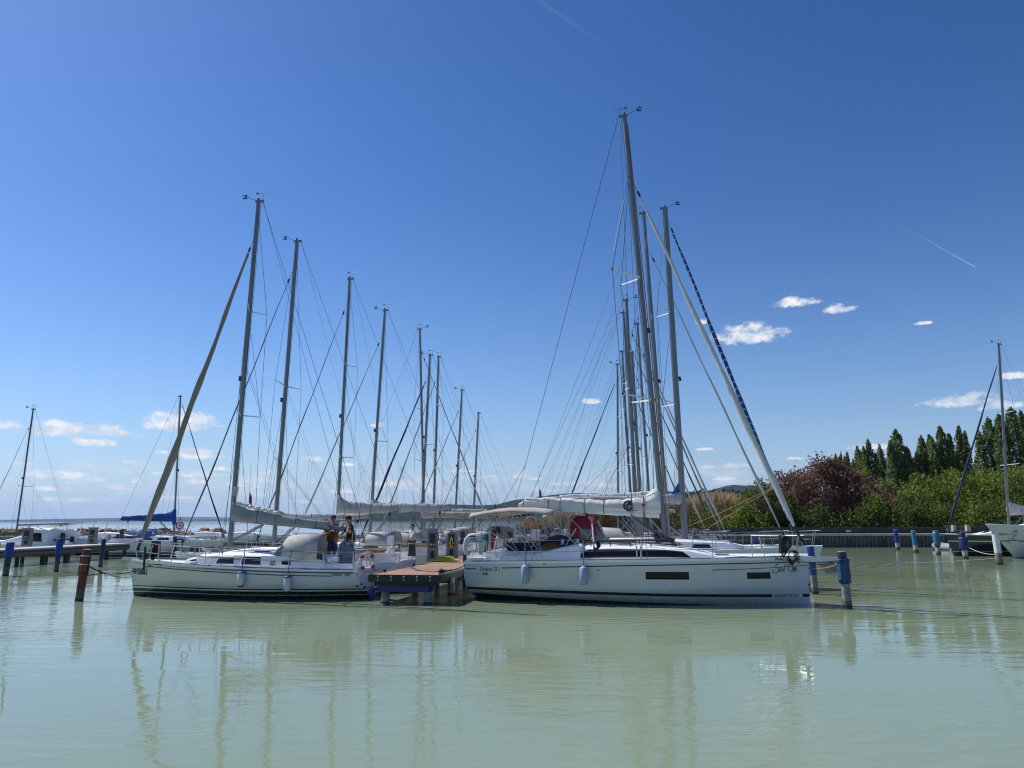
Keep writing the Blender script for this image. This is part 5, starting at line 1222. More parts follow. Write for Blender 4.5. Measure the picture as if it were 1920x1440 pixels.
# ---------------------------------------------------------------- the other yachts of the left row
creamh = hullmat('hull_cream', (.70, .68, .62), [(.10, 0, (.05, .03, .03)), (.15, 0, (.70, .68, .62)), (.2, 0, (.35, .05, .05))])
redh = hullmat('hull_white_red_line', (.62, .61, .58), [(.08, 0, (.04, .05, .09)), (.34, 0, (.60, .6, .58)), (.40, 0, (.42, .04, .04))])
blueh = hullmat('hull_white_blue_line', (.72, .73, .72), [(.09, 0, (.02, .03, .10)), (.20, 0, (.70, .72, .72)), (.28, 0, (.02, .04, .20))])
GL, GR = 'yachts moored along the left side of the jetty', 'yachts moored along the right side of the jetty'
generic(514, 29.1, (556.5, 454), -1, 9.4, 'second yacht left of the jetty, its bare light mast rising behind the grey sprayhood', cover=None, jib=(wire, .03), spre=(.51,), span=1.1, sweep=.12, gear='cups', group=GL, r=.085, hull=blueh, jibtop=.92, coverm=canvlt, cov=(.3, .2), boomz=1.35)
generic(631, 35.1, (655.5, 524), -1, 9.6, 'yacht with pale crumpled sail cover on a short boom behind the two men', cover=canvlt, cov=(.62, .34), jib=(wire, .028), spre=(.31, .66), gear='vane', group=GL, hull=creamh, boomz=1.65, boomlen=.30, hood=canvlt, jibtop=.92, span=.9)
generic(693, 39.3, (721.5, 583), -1, 10.0, 'yacht with long straight cream sail cover ending above the jetty power pedestals', cover=canvlt, cov=(.50, .36), jib=(canvlt, .045), spre=(.42,), gear='both', group=GL, hull=redh, boomz=1.75, boomlen=.42, hood=hoodw, span=1.0)
generic(789, 46.0, (806, 667), -1, 9.2, 'yacht whose mast leans close against a left-leaning mast in the middle of the left row', cover=cream, cov=(.4, .25), jib=(navyc, .075), spre=(.5,), gear='both', group=GL, boomz=1.5, hood=cream)
generic(796, 49.5, (787.5, 618), 1, 10.5, 'yacht moored bow to the jetty, its mast leaning the other way from its neighbours', cover=canv, cov=(.5, .3), jib=(canvlt, .05), spre=(.35, .6), gear='both', group=GL, mt=.56, boomz=1.9, hull=blueh)
generic(812, 53.5, (822, 670), -1, 9.6, 'left-row yacht with a furled grey jib just right of the two crossed masts', cover=hoodw, cov=(.45, .28), jib=(canv, .06), spre=(.36, .72), gear='vane', group=GL, hood=hoodw, bim=cream)
generic(852, 58.0, (866, 732), -1, 9.0, 'second farthest yacht of the left row, mast against the low hills', cover=sailtan, cov=(.35, .22), jib=(wire, .04), spre=(.5,), gear='both', group=GL, boomz=1.5)
generic(886, 64.0, (897, 775), -1, 8.6, 'farthest yacht of the left row with a slender mast against the hills', cover=sailtan, cov=(.35, .22), jib=(wire, .03), spre=(.42,), gear='none', group=GL, boomz=1.5, hood=navyc)
# ---------------------------------------------------------------- right row
bsp = bpy.data.materials.new('blue_white_spiral'); bsp.use_nodes = True; t = bsp.node_tree; tcn = nd(t, 'ShaderNodeTexCoord'); s_ = nd(t, 'ShaderNodeSeparateXYZ'); t.links.new(tcn.outputs['Object'], s_.inputs[0])
k = mth(t, 'FRACT', mth(t, 'ADD', mth(t, 'MULTIPLY', s_.outputs[2], 3.6), mth(t, 'MULTIPLY', s_.outputs[1], 5.5)))
mx = nd(t, 'ShaderNodeMixRGB'); mx.inputs[1].default_value = (.012, .045, .20, 1); mx.inputs[2].default_value = (.6, .6, .6, 1); t.links.new(mth(t, 'GREATER_THAN', k, .89), mx.inputs[0]); t.links.new(mx.outputs[0], t.nodes['Principled BSDF'].inputs['Base Color']); t.nodes['Principled BSDF'].inputs['Roughness'].default_value = .8
G2 = generic(1284, 29.0, (1247, 392), 1, 11.6, 'second yacht right of the jetty with red sprayhood and spiral blue and white furled jib', cover=canvlt, cov=(.34, .22), jib=(bsp, .095), spre=(.39, .67), gear='cups', group=GR, r=.12, bim=redc, bimz=-.22, forepx=(1492, 1006), B=3.7, fs=1.2, fb=1.45, mt=.585, boomz=1.75, boomlen=.46, sweep=.55, span=.95, jibtop=.985, wheel=True, cabh=.46)
generic(1254, 32.3, (1207, 401), 1, 11.4, 'third yacht right of the jetty with a thinner pale mast close behind the tallest one', cover=sailw, cov=(.5, .3), jib=(canvlt, .05), spre=(.40, .66), gear='vane', group=GR, r=.085, hood=hoodw, B=3.5, fs=1.15, fb=1.4, sweep=.1, span=.9, boomz=1.9)
generic(1222, 43.5, (1195.5, 608), 1, 10.2, 'yacht of the right row whose mast stands alone between two clusters', cover=sailw, cov=(.42, .28), jib=(canvlt, .06), spre=(.36, .68), gear='both', group=GR, hood=navyc, hull=blueh)
generic(1194, 39.6, (1174.7, 564), 1, 10.6, 'yacht of the right row with the tallest mast of the middle cluster', cover=canvlt, cov=(.45, .3), jib=(canv, .05), spre=(.30, .62), gear='both', group=GR, r=.10, hood=hoodw, bim=navyc)
generic(1199, 42.2, (1169, 587), 1, 10.2, 'yacht of the right row, mast half hidden left of the middle cluster', cover=canvlt, cov=(.4, .26), jib=(wire, .04), spre=(.36, .68), gear='none', group=GR, hull=creamh)
generic(1204, 47.0, (1185, 662), 1, 9.6, 'right-row yacht with a thick short mast at the right of the middle cluster', cover=cream, cov=(.4, .26), jib=(canvlt, .05), spre=(.5,), gear='cups', group=GR, r=.11, hood=cream)
generic(1187, 51.0, (1166.5, 660), 1, 9.8, 'yacht of the right row with a thin mast left of the thick short one', cover=sailw, cov=(.4, .26), jib=(wire, .04), spre=(.36, .68), gear='cups', group=GR, hood=hoodw, bim=cream)
generic(1159, 55.5, (1157.5, 684), -1, 10.2, 'farthest yacht of the right row, moored the other way with a dark blue furled jib', cover=hoodw, cov=(.4, .26), jib=(bluec, .07), spre=(.36, .68), gear='both', group=GR, jibtop=.93, mt=.55, hull=blueh)
x0_, x1_ = G2.pl(1137, 1000).x, G2.pl(1074, 1000).x; zt_ = G2.pl(1090, 967).z; z0_ = G2.zdeck(3)+.30
G2.hood(x0_, x1_, 1.15, zt_-z0_, redc, zo=.30, zf=.05)
for s_ in (-1, 1): MB().box((lerp(x0_, x1_, .55), s_*1.13, lerp(z0_, zt_, .42)), (.42, .02, .26)).build('hood_window', clearp, G2.root)
# blue sail bag standing against the second right-hand mast
q = G2.pl(1275, 912); o = MB().loft([[(q.x-.38, -.03, q.z-.36), (q.x+.14, -.03, q.z-.36), (q.x+.14, .05, q.z-.36), (q.x-.38, .05, q.z-.36)], [(q.x-.08, -.03, q.z+.1), (q.x+.14, -.03, q.z+.1), (q.x+.14, .05, q.z+.1), (q.x-.08, .05, q.z+.1)], [(q.x+.10, -.02, q.z+.55), (q.x+.14, -.02, q.z+.55), (q.x+.14, .03, q.z+.55), (q.x+.10, .03, q.z+.55)]]).build('storm_sail', bluec, G2.root)
# orange halyards led forward from the second mast
h1_, h2_ = G2.pl(1456, 912), G2.pl(1318, 996)
MB().tube([h2_, h1_], .014, 5).build('slack_halyard', tanrope, G2.root); MB().tube([h2_+Vector((-1.3, .2, -.15)), G2.pl(1350, 962), h1_+Vector((0, .05, .02))], .011, 5).build('slack_halyard', tanrope, G2.root)
MB().tube([h2_+Vector((-.3, .1, -.1)), G2.pl(1400, 948), h1_+Vector((0, .02, -.05))], .010, 5).build('slack_halyard', blkrope, G2.root)

# ---------------------------------------------------------------- boats by the breakwater, left
GB = 'boats lying near the breakwater on the left'
generic(30, 58, (62, 768), -1, 7.6, 'small white yacht at the far left with a bare low boom', cover=None, jib=(wire, .025), spre=(.40,), gear='both', group=GB, yaw=R(176), r=.065, fs=.75, fb=.95, cabh=.34, boomz=1.35, boomlen=.52, mastm=mat('dark_spar', (.12, .10, .11), .5, metal=.3), coverm=None)
gb = generic(326, 56, (338.5, 744), 1, 8.6, 'white yacht with blue sail cover and blue sprayhood between the breakwater and the left-hand yacht', cover=bluec, cov=(.62, .30), jib=(navyc, .05), spre=(.55,), gear='none', group=GB, yaw=R(-4), r=.07, hull=blueh, hood=bluec, fs=.95, fb=1.1, boomz=1.45, boomlen=.47, mt=.55, jibtop=.985)
q = gb.mb.lerp(gb.mt, .03); MB().tube([gb.mb.lerp(gb.mt, .08), gb.mb.lerp(gb.mt, .19)], [.15, .10], 9).build('mast_cover', bluec, gb.root, smooth=True)
# motor boat with white hardtop
mbp = aty(132, 1000, 60); M1 = Boat((mbp.x+3.3, 60), R(180), 7.4, 2.6, .85, 1.1, 'small white motor boat with slanted white hard top near the breakwater', cat='motor boat', group=GB, name='motor_boat', srake=.1, brake=.8)
M1.hull(blueh, ns=16, nh=7); M1.deck(deckw, ck=(.4, 3.0), cw=.9, co=.15); M1.cabin([(3.0, .75, .95), (3.6, .80, .95), (4.6, .55, .85), (5.8, .15, .5)], deckw)
for s_ in (-1, 1): M1.patch('cabin_window', glassd, lambda x, z, s_=s_: M1.cabside(x, z, s_), [(3.1, M1.zdeck(3)+.35), (4.4, M1.zdeck(4)+.28), (4.0, M1.zdeck(4)+.52), (3.1, M1.zdeck(3)+.62)], nx=4)
b = MB(); b.loft([[(1.0, -1.1, 2.45), (1.0, 1.1, 2.45), (1.0, 1.1, 2.55), (1.0, -1.1, 2.55)], [(2.6, -1.1, 2.35), (2.6, 1.1, 2.35), (2.6, 1.1, 2.48), (2.6, -1.1, 2.48)], [(4.7, -.9, 1.98), (4.7, .9, 1.98), (4.7, .9, 2.05), (4.7, -.9, 2.05)]]).build('hard_top', deckw, M1.root, smooth=True)
for s_ in (-1, 1):
    for x, x2, z in ((1.3, 1.0, 2.45), (3.2, 3.0, 2.3), (4.2, 3.9, 2.1)): MB().tube([(x, s_*.95, M1.zdeck(2)+.1), (x2, s_*.95, z)], .03, 5).build('roof_post', deckw, M1.root); M1.rails(h=.5, stan=[3.4, 4.6], push=False)
M2p = aty(66, 1000, 57); M2 = Boat((M2p.x+2.2, 57), R(180), 5.8, 2.2, .7, .9, 'small cabin boat with a dark square window behind the left grey pedestal', cat='motor boat', group=GB, name='cabin_boat', srake=.1, brake=.7)
M2.hull(creamh, ns=16, nh=7); M2.deck(deckw); M2.cabin([(.8, 1.15, .8), (2.3, 1.2, .8), (2.7, .7, .75), (4.6, .15, .4)], deckw)
for s_ in (-1, 1): M2.patch('cabin_window', glassd, lambda x, z, s_=s_: M2.cabside(x, z, s_), [(1.2, M2.zdeck(1)+.3), (2.0, M2.zdeck(2)+.3), (2.1, M2.zdeck(2)+.9), (1.3, M2.zdeck(1)+.9)], nx=3)
for i, (px, Y, L_, lb) in enumerate(((205, 78, 7.0, 'low white boat with a striped dark hull right of the second pedestal'), (262, 82, 7.5, 'low covered boat at the breakwater behind the blue sprayhood'), (395, 80, 7.5, 'low white boat at the breakwater left of the nearest mast'), (470, 80, 8, 'low white boat at the breakwater seen below the grey sail cover'))):
    q = aty(px, 1000, Y); bt = Boat((q.x-L_/2, Y), R(3), L_, 2.4, .8, 1.0, lb, cat='boat', group=GB, name='moored_boat', srake=.3, brake=.6)
    bt.hull((blueh, creamh, redh, blueh)[i], ns=14, nh=6); bt.deck(deckw, ck=(.5, 2.2), cw=.7, co=.15); bt.cabin([(2.3, .45, .75), (3.2, .5, .75), (4.5, .35, .6), (5.6, .05, .35)], (deckw, bluec, deckw, deckw)[i]); bt.rails(h=.5, stan=[3, 4.5])

# ---------------------------------------------------------------- boats at the far right
navyh = hullmat('hull_navy', (.010, .014, .045), [(.10, 0, (.02, .02, .02)), (.30, 0, (.45, .46, .47)), (.36, 0, (.45, .45, .46)), (.9, 0, (.010, .014, .045))], .12)
navyh = hullmat('hull_navy_white_line', (.010, .014, .045), [(.10, 0, (.012, .012, .014)), (.27, 0, (.010, .014, .045)), (.31, 0, (.5, .5, .5)), (.92, 0, (.010, .014, .045)), (.99, 0, (.55, .56, .58))], .12)
GF = 'yachts at the far right berth'
fr = generic(1893, 52.5, (1872.5, 646), -1, 10.8, 'navy blue yacht with white deck and dark blue furled jib at the far right', hull=navyh, cover=canvlt, cov=(.7, .4), jib=(navyc, .085), spre=(.34, .62), gear='both', group=GF, yaw=R(186), r=.10, B=3.3, fs=1.2, fb=1.38, mt=.57, jibtop=.93, hood=hoodw, boomz=1.4, span=.9)
MB().box((fr.L*.86, .2, fr.fb+.42), (.26, .24, .42), taper=.8).build('bow_fender_cushion', cream, fr.root); MB().box((fr.L*.93, -.1, fr.fb+.42), (.26, .24, .42), taper=.8).build('bow_fender_cushion', cream, fr.root)
# pale hull, seen nearly bow on
pc = onz(1900, 1047.5); pbow = onz(1884, 1047.5)
palh = hullmat('hull_pale_green_white', (.56, .60, .55), [(.05, 0, (.05, .05, .06)), (1.02, 0, (.56, .60, .55)), (1.09, 0, (.20, .03, .08))])
PB = Boat((pbow.x+9.95, pbow.y+1.5), R(187), 10.9, 3.9, 1.75, 2.05, 'high pale greenish-white hull with flared bow and anchor at the right edge', group=GF, brake=1.75, srake=.2, bowpow=1.7)
PB.hull(palh, ns=26, nh=12); PB.deck(deckw); PB.cabin([(3, .4, 1.2), (5, .45, 1.2), (7, .3, .9), (8.4, .05, .6)], deckw); PB.rails(h=.6, stan=[3, 5, 7], pul=False)
q = PB.pl(1871, 1004, 1.0)
def surfP(px, py):
    o = 1.2
    for _ in range(6): q = PB.pl(px, py, o); o = PB.hb(min(.995, max(0, (q.x-PB.xst(q.z))/(PB.xbw(q.z)-PB.xst(q.z)))), q.z)
    return PB.pl(px, py, o)
b = MB()
for st_ in ([(1874,1000),(1876.5,1000.5),(1877,1003),(1874.5,1003.5),(1874,1000)], [(1878.5,1001),(1878.5,1003.5)], [(1880.5,1001),(1881,1003.5)], [(1883,1000.5),(1884.5,1001.5),(1883,1003),(1883,1000.5)], [(1887,1000),(1887.3,1003)], [(1888.5,1002),(1890,1002.3),(1892,1002)], [(1895.5,1000.5),(1895.6,1003.5)]):
    P_ = [surfP(x, y) for x, y in st_]; b.tube([PB.side(p.x, p.z, 1, .02) for p in P_], .016, 4)
b.build('worn_lettering', inkm, PB.root)
b = MB(); q = surfP(1900, 1008); 
b.tube([PB.side(q.x, q.z+.3, 1, .06), PB.side(q.x, q.z-.1, 1, .09)], .05, 6); b.sphere(PB.side(q.x, q.z+.3, 1, .08), .14, 7, 5); b.box(PB.side(q.x, q.z-.28, 1, .12), (.55, .14, .16)); b.build('anchor', am, PB.root)
PB.rig(Vector((5.2, 0, 2.4)), Vector((5.0, 0, 14.5)), r=.09, spreaders=(.35, .66))
mb2 = aty(1803, 1022, 62)
for k, (px, lb) in enumerate(((1787, 'left one of two white and blue outboard motors beside the navy yacht'), (1799, 'right one of two white and blue outboard motors beside the navy yacht'))):
    q = onz(px, 1034); o = empty('outboard_motor', (q.x, q.y, .15), R(20), lb, 'outboard motor', 'outboard motors on a low dinghy')
    MB().sphere((0, 0, .42), (.20, .30, .22), 10, 8).build('cowling', mat('white_cowling', (.6, .61, .62), .25), o, smooth=True); MB().sphere((.05, -.10, .25), (.16, .22, .14), 10, 7).build('lower_cowling', bluec, o, smooth=True); MB().tube([(0, 0, .2), (.05, .2, -.05), (.05, .3, -.3)], [.09, .07, .05], 7).build('leg', mat('silver_paint', (.4, .41, .42), .4), o)
q = onz(1795, 1032); dg_ = empty('dinghy', (q.x, q.y+1.2, 0), R(95), 'low grey inflatable dinghy carrying two tilted outboards', 'dinghy')
MB().tube([(-1.2, .6, .22), (.6, .6, .25), (1.3, .3, .32), (1.5, 0, .36), (1.3, -.3, .32), (.6, -.6, .25), (-1.2, -.6, .22)], .2, 9).build('tubes', mat('grey_rubber', (.25, .27, .30), .6), dg_, smooth=True); MB().box((-.2, 0, .12), (2.2, .9, .06)).build('floor', concdk, dg_); MB().box((-1.1, 0, .3), (.1, .9, .3)).build('transom', deckw, dg_)
# ---------------------------------------------------------------- the jetty
nl, nr = onz(694, 1077, .86), onz(829, 1077, .86)
JW = (nr-nl).dot(pside); j0 = Vector((nl.x, nl.y, 0)); JL = 52
je = empty('jetty', j0, -PD, 'long jetty with red-brown deck boards on concrete piles between the two rows of yachts', 'jetty')
plank = bpy.data.materials.new('deck_boards'); plank.use_nodes = True; t = plank.node_tree; tcn = nd(t, 'ShaderNodeTexCoord'); s_ = nd(t, 'ShaderNodeSeparateXYZ'); t.links.new(tcn.outputs['Object'], s_.inputs[0])
cell = mth(t, 'FLOOR', mth(t, 'DIVIDE', s_.outputs[1], .145)); wnn = nd(t, 'ShaderNodeTexWhiteNoise'); wnn.noise_dimensions = '1D'; t.links.new(cell, wnn.inputs['W'])
nz = nd(t, 'ShaderNodeTexNoise'); nz.inputs['Scale'].default_value = 3; nz.inputs['Detail'].default_value = 6; t.links.new(tcn.outputs['Object'], nz.inputs[0])
t.links.new(ramp(t, mth(t, 'ADD', mth(t, 'MULTIPLY', wnn.outputs[0], .45), mth(t, 'MULTIPLY', nz.outputs[0], .5)), [(.15, (.27, .145, .092)), (.8, (.44, .262, .175))]), t.nodes['Principled BSDF'].inputs['Base Color']); t.nodes['Principled BSDF'].inputs['Roughness'].default_value = .75
b = MB(); y = 0
while y < JL: b.box((JW/2, y+.07, .845), (JW-.16, .135, .03)); y += .145
b.build('deck_boards', plank, je)
edge = mat('black_steel_edge', (.012, .012, .015), .5, var=.3, vs=4); bluest = mat('blue_painted_steel', (.012, .022, .14), .5, var=.25, vs=5); pilec = mat('pile_concrete', (.24, .24, .22), .9, var=.35, vs=3, bump=.5, bs=14); algae = mat('wet_algae', (.03, .032, .025), .6)
MB().box((JW/2, -.04, .76), (JW+.06, .08, .20)).build('end_beam', edge, je); MB().box((JW/2+.02, -.01, .60), (JW-.25, .06, .13)).build('lower_beam', rubber, je)
MB().box((JW/2-.02, .06, .46), (JW-.62, .16, .20)).build('blue_beam', bluest, je)
for sgn, x in ((0, .0), (1, JW)): MB().box((x, JL/2, .74), (.07, JL, .20)).build('side_beam', edge, je); MB().box((x, JL/2+.1, .865), (.10, JL, .045)).build('edge_rail', alu, je)
b = MB()
for i in range(5):
    for z in (.80, .71): b.sphere((.28+i*(JW-.55)/4+.0, -.09, z), (.032, .02, .032), 7, 4)
b.build('bolts', mat('bolt_heads', (.35, .35, .35), .4, metal=.7), je)
y = .22; k = 0
while y < JL:
    for x in (.42, JW-.42):
        b = MB(); b.tube([(x, y, -1), (x, y, .40)], .125, 12); pl_ = b.build('pile', pilec, je, smooth=True); MB().tube([(x, y, -.2), (x, y, .07)], .128, 12).build('waterline_band', algae, pl_, smooth=True)
    MB().box((JW/2, y, .47), (JW-.5, .22, .16)).build('cross_beam', bluest if k == 0 else edge, je); y += 2.9; k += 1
for i in range(14): MB().tube([(JW+.05, 1.2+i*1.8, .62), (JW+.14, 1.2+i*1.8, .62)], .10, 9).build('edge_bumper', fendw, je, smooth=True) if i < 4 else None
for i in range(16):
    for x in (.12, JW-.12): b = MB(); b.tube([(x, 1+i*3.1-.12, .93), (x, 1+i*3.1+.12, .93)], .022, 6); b.box((x, 1+i*3.1, .89), (.05, .10, .06)); b.build('mooring_cleat', edge, je)
jp = lambda x, y, z=.865: j0+pside*x+pdir*y+Vector((0, 0, z))
# power pedestals
pedm = mat('pedestal_grey', (.23, .215, .205), .6, var=.08)
def pedestal(loc, rz, label, h=1.15, w=.36, rounded=False, group='power pedestals'):
    o = empty('power_pedestal', loc, rz, label, 'power pedestal', group)
    if rounded:
        b = MB(); pr = [(-w/2, 0), (-w/2, h*.72)]+[(-w/2*math.cos(a), h*.72+h*.28*math.sin(a)) for a in [i*math.pi/8 for i in range(1, 8)]]+[(w/2, h*.72), (w/2, 0)]
        b.loft([[(x, -.13, z) for x, z in pr], [(x, .13, z) for x, z in pr]]); b.build('housing', pedm, o, smooth=True, auto=30)
    else:
        MB().box((0, 0, h/2), (w, .26, h), taper=.93).build('housing', pedm, o); MB().box((0, 0, h+.02), (w+.03, .3, .05)).build('lid', pedm, o)
    MB().box((0, -.135, h*.66), (w*.55, .03, h*.44)).build('socket_panel', blk, o)
    for k in (-1, 1): MB().tube([(k*w*.13, -.14, h*.55), (k*w*.13, -.20, h*.53)], .035, 8).build('socket', fendw, o)
    MB().box((0, -.14, h*.22), (w*.35, .02, h*.22)).build('lower_panel', blk, o); return o
def onj(px, py, z=.865):                         # a measured point on the jetty deck
    q = onz(px, py, z); return q
pedestal(onj(811, 1053)+Vector((0, 0, 0)), -PD+R(10), 'tall grey power pedestal nearest on the left edge of the jetty', 1.22, .42)
pd2 = onj(830, 1049.5)+pdir*1.6; pedestal(pd2, -PD, 'round-topped beige pedestal with a yellow hose on the jetty', 1.12, .46, True)
b = MB(); 
for k in range(4): b.torus((0, 0, 0), .16-.02*k, .022, 'y', 16, 6)
o = b.build('hose_coil', mat('yellow_hose', (.6, .42, .01), .5), None, smooth=True); o.location = pd2+Vector((-.02, -.2, .62)); o.scale = (.38, 1, 1.35); tag(o, 'coiled yellow hose hung on the round-topped pedestal', 'hose')
q = onj(826, 1053.5); b = MB(); rr = random.Random(5)
for k in range(9): b.torus((rr.uniform(-.12, .12), rr.uniform(-.1, .1), .03+.035*(k//2)), rr.uniform(.22, .48), .022, 'z', 20, 6)
o = b.build('hose', lime, None, smooth=True); o.location = q+Vector((.12, .35, 0)); tag(o, 'yellow-green garden hose lying in a loose heap on the jetty boards', 'hose')
for i, (px, py, w, lb) in enumerate(((50, 1024, .62, 'broad grey pedestal on the left walkway, the one nearer the left edge'), (173, 1020, .62, 'grey pedestal on the left walkway beside the slim navy pile'))):
    q = onz(px, py, .95); pedestal(q, 0, lb, 1.05, .55, group='pedestals on the left walkway')
ped3 = jp(JW-.3, 14); pedestal(ped3, -PD, 'grey power pedestal on the right edge of the jetty under the cream bimini', 1.15, .4); pedestal(jp(.3, 22), -PD, 'far grey power pedestal on the left edge of the jetty', 1.15, .4)
# mooring bollard ball at the jetty corner
q = jp(JW-.06, .35); o = MB().sphere((0, 0, .07), (.085, .085, .085), 10, 7).build('mooring_ring', rubber, None, smooth=True); o.location = q; tag(o, 'black rubber mooring knob on the near right corner of the jetty', 'mooring fitting')
# left walkway
w0, w1 = onz(-40, 1033, .95), onz(243, 1018.5, .95); wd_ = w1-w0; wy = math.atan2(wd_.y, wd_.x); WL = wd_.length
wk = empty('walkway', (w0.x, w0.y, 0), wy, 'low walkway with a red side stripe on dark piles in front of the left boats', 'walkway')
MB().box((WL/2, .8, .92), (WL, 1.6, .06)).build('deck', mat('pale_boards', (.55, .48, .38), .8, var=.15, vs=6), wk)
MB().box((WL/2, -.02, .80), (WL, .06, .14)).build('upper_side_beam', mat('dark_blue_beam', (.03, .035, .10), .6), wk); MB().box((WL/2, -.03, .68), (WL, .07, .10)).build('red_side_stripe', mat('faded_red_beam', (.28, .09, .085), .7, var=.2), wk); MB().box((WL/2, .1, .56), (WL, .2, .12)).build('lower_beam', concdk, wk)
x = 1.0
while x < WL:
    for y in (.15, 1.4): b = MB(); b.tube([(x, y, -1), (x, y, .55)], .11, 9); b.build('pile', mat('dark_pile', (.05, .05, .05), .8), wk, smooth=True)
    x += 2.0
# ---------------------------------------------------------------- mooring piles
grp_ = 'painted mooring piles'
def pile(px, pw, top, r, m, label, low=.45, tilt=(0, 0), wrap=None, lowm=None, group=grp_):
    q = onz(px, pw); ztop = aty(px, top, q.y).z; o = empty('mooring_pile', (q.x, q.y, 0), 0, label, 'mooring pile', group)
    tx, ty = tilt; f = lambda z: (tx*z, ty*z, z)
    b = MB(); b.tube([f(-1.2), f(low)], r*.97, 14); b.build('bare_base', lowm or pilec, o, smooth=True)
    b = MB(); b.tube([f(low-.01), f(lerp(low, ztop, .5)), f(ztop)], r, 14); b.build('painted_shaft', m, o, smooth=True)
    MB().tube([f(ztop-.0), f(ztop+.02)], r*.93, 14).build('top_cap', mat('guano_spotted_top', (.28, .27, .25), .9, var=.8, vs=14), o, smooth=True); MB().tube([f(-.15), f(.10)], r*1.0, 14).build('waterline_band', algae, o, smooth=True); MB().tube([f(.09), f(.22)], r*.985, 14).build('tide_stain', mat('tide_stain', (.12, .12, .085), .85, var=.5, vs=9), o, smooth=True)
    if wrap:
        wz0, wz1, wm_, wr_ = wrap; rings = []; rr = random.Random(int(px))
        for i in range(7):
            z = lerp(wz0, wz1, i/6); c = f(z); rings.append([(c[0]+(wr_+rr.uniform(-.012, .012))*math.cos(a), c[1]+(wr_+rr.uniform(-.012, .012))*math.sin(a), z+rr.uniform(-.01, .01)) for a in [k*math.pi/8 for k in range(16)]])
        MB().loft(rings).build('protective_sleeve', wm_, o, smooth=True, auto=0)
    return o
pblue = mat('blue_pile_paint', (.012, .05, .26), .55, var=.3, vs=4, bump=.2, bs=15); pnavy = mat('navy_pile_paint', (.014, .022, .07), .55, var=.35, vs=4); pbr = mat('bright_blue_sleeve', (.006, .030, .27), .6, var=.2, vs=5, bump=.3, bs=12)
ptq = mat('turquoise_pile_paint', (.03, .16, .28), .5, var=.2, vs=4); pred = mat('rusty_red_pile', (.16, .025, .02), .7, var=.45, vs=3, bump=.3, bs=12); pwh = mat('white_pile_paint', (.62, .64, .62), .6, var=.15, vs=4)
worn = mat('worn_blue_sleeve', (.014, .06, .15), .7, var=.75, vs=7, bump=.5, bs=14)
pile(1590, 1141, 1035, .122, pnavy, 'navy pile with ragged light-blue sleeve off the bow tip of the large yacht', low=.68, tilt=(-.035, 0), wrap=(.70, 1.33, worn, .165))
pile(1529, 1114, 1025, .115, pblue, 'blue pile half hidden behind the bow tip of the large yacht', low=.62, tilt=(-.04, 0))
pile(871, 1100, 1022, .075, pnavy, 'slim navy pile standing at the transom of the large yacht', low=.3)
pile(1684, 1031, 993, .165, pbr, 'bright blue pile in front of the quay, leftmost of the right-hand row', low=.55, tilt=(-.05, 0), lowm=conc)
pile(1718, 1036, 995, .17, ptq, 'turquoise-blue pile in front of the quay, second of the right-hand row', low=.55, tilt=(-.05, 0), lowm=conc)
pile(1760, 1040, 995, .16, pnavy, 'pile with a dark top and turquoise sleeve left of the outboards', low=.5, tilt=(-.04, 0), wrap=(.62, 1.55, ptq, .21), lowm=conc)
pile(1811, 1048, 998, .16, pnavy, 'dark pile with blue planks in front of the navy yacht', low=.55, tilt=(-.04, 0), wrap=(.60, 1.30, mat('dark_blue_sleeve', (.01, .03, .13), .6, var=.3), .26), lowm=conc)
pile(1875, 1059, 1002, .17, pwh, 'white pile with a dark top against the pale hull', low=.62, tilt=(-.05, 0), lowm=mat('brown_base', (.22, .17, .15), .9, var=.3))
pile(10, 1080, 1019, .135, pnavy, 'blue pile at the very left edge of the near water', low=.42, wrap=(.85, 1.5, pbr, .17), tilt=(.05, 0), lowm=mat('dark_base', (.09, .095, .085), .9, var=.3))
pile(105, 1072, 1013, .115, pnavy, 'pile with bright blue sleeve second from the left edge', low=.45, wrap=(.82, 1.60, pbr, .155), tilt=(.04, 0), lowm=mat('dark_base', (.09, .095, .085), .9, var=.3))
pile(188, 1063, 1011, .12, pnavy, 'slim navy pile right of the walkway pedestal', low=.42, tilt=(.05, 0), lowm=mat('dark_base', (.09, .095, .085), .9, var=.3))
rp = pile(148, 1127, 1031, .125, pred, 'rusty red pile with black rubber strips and mooring lines at the left', low=.40, tilt=(.07, 0), lowm=mat('dark_base', (.09, .095, .085), .9, var=.3))
for s_ in (-1, 1): MB().tube([(s_*.13+.07*z, -.02, z) for z in (.78, 1.1, 1.40)], .035, 6).build('rubber_strip', rubber, rp)
for z in (.83, 1.12, 1.38): MB().torus((.07*z, 0, z), .14, .014, 'z', 20, 5).build('rope_turn', blkrope if z < 1 else whrope, rp)
pile(326, 1044, 1006, .14, pnavy, 'navy pile behind the pulpit of the left-hand yacht', low=.35)
pile(-12, 1090, 1017, .10, pnavy, 'navy pile cut by the left edge of the view', low=.4)
for i, (px, py, tp, lb) in enumerate(((1375, 1033, 1004, 'blue pile in front of the quay seen through the lifelines, left one'), (1412, 1032, 1004, 'bright blue pile in front of the quay seen through the pulpit'))): pile(px, py, tp, .16, (pblue, pbr)[i], lb, low=.3, lowm=conc)
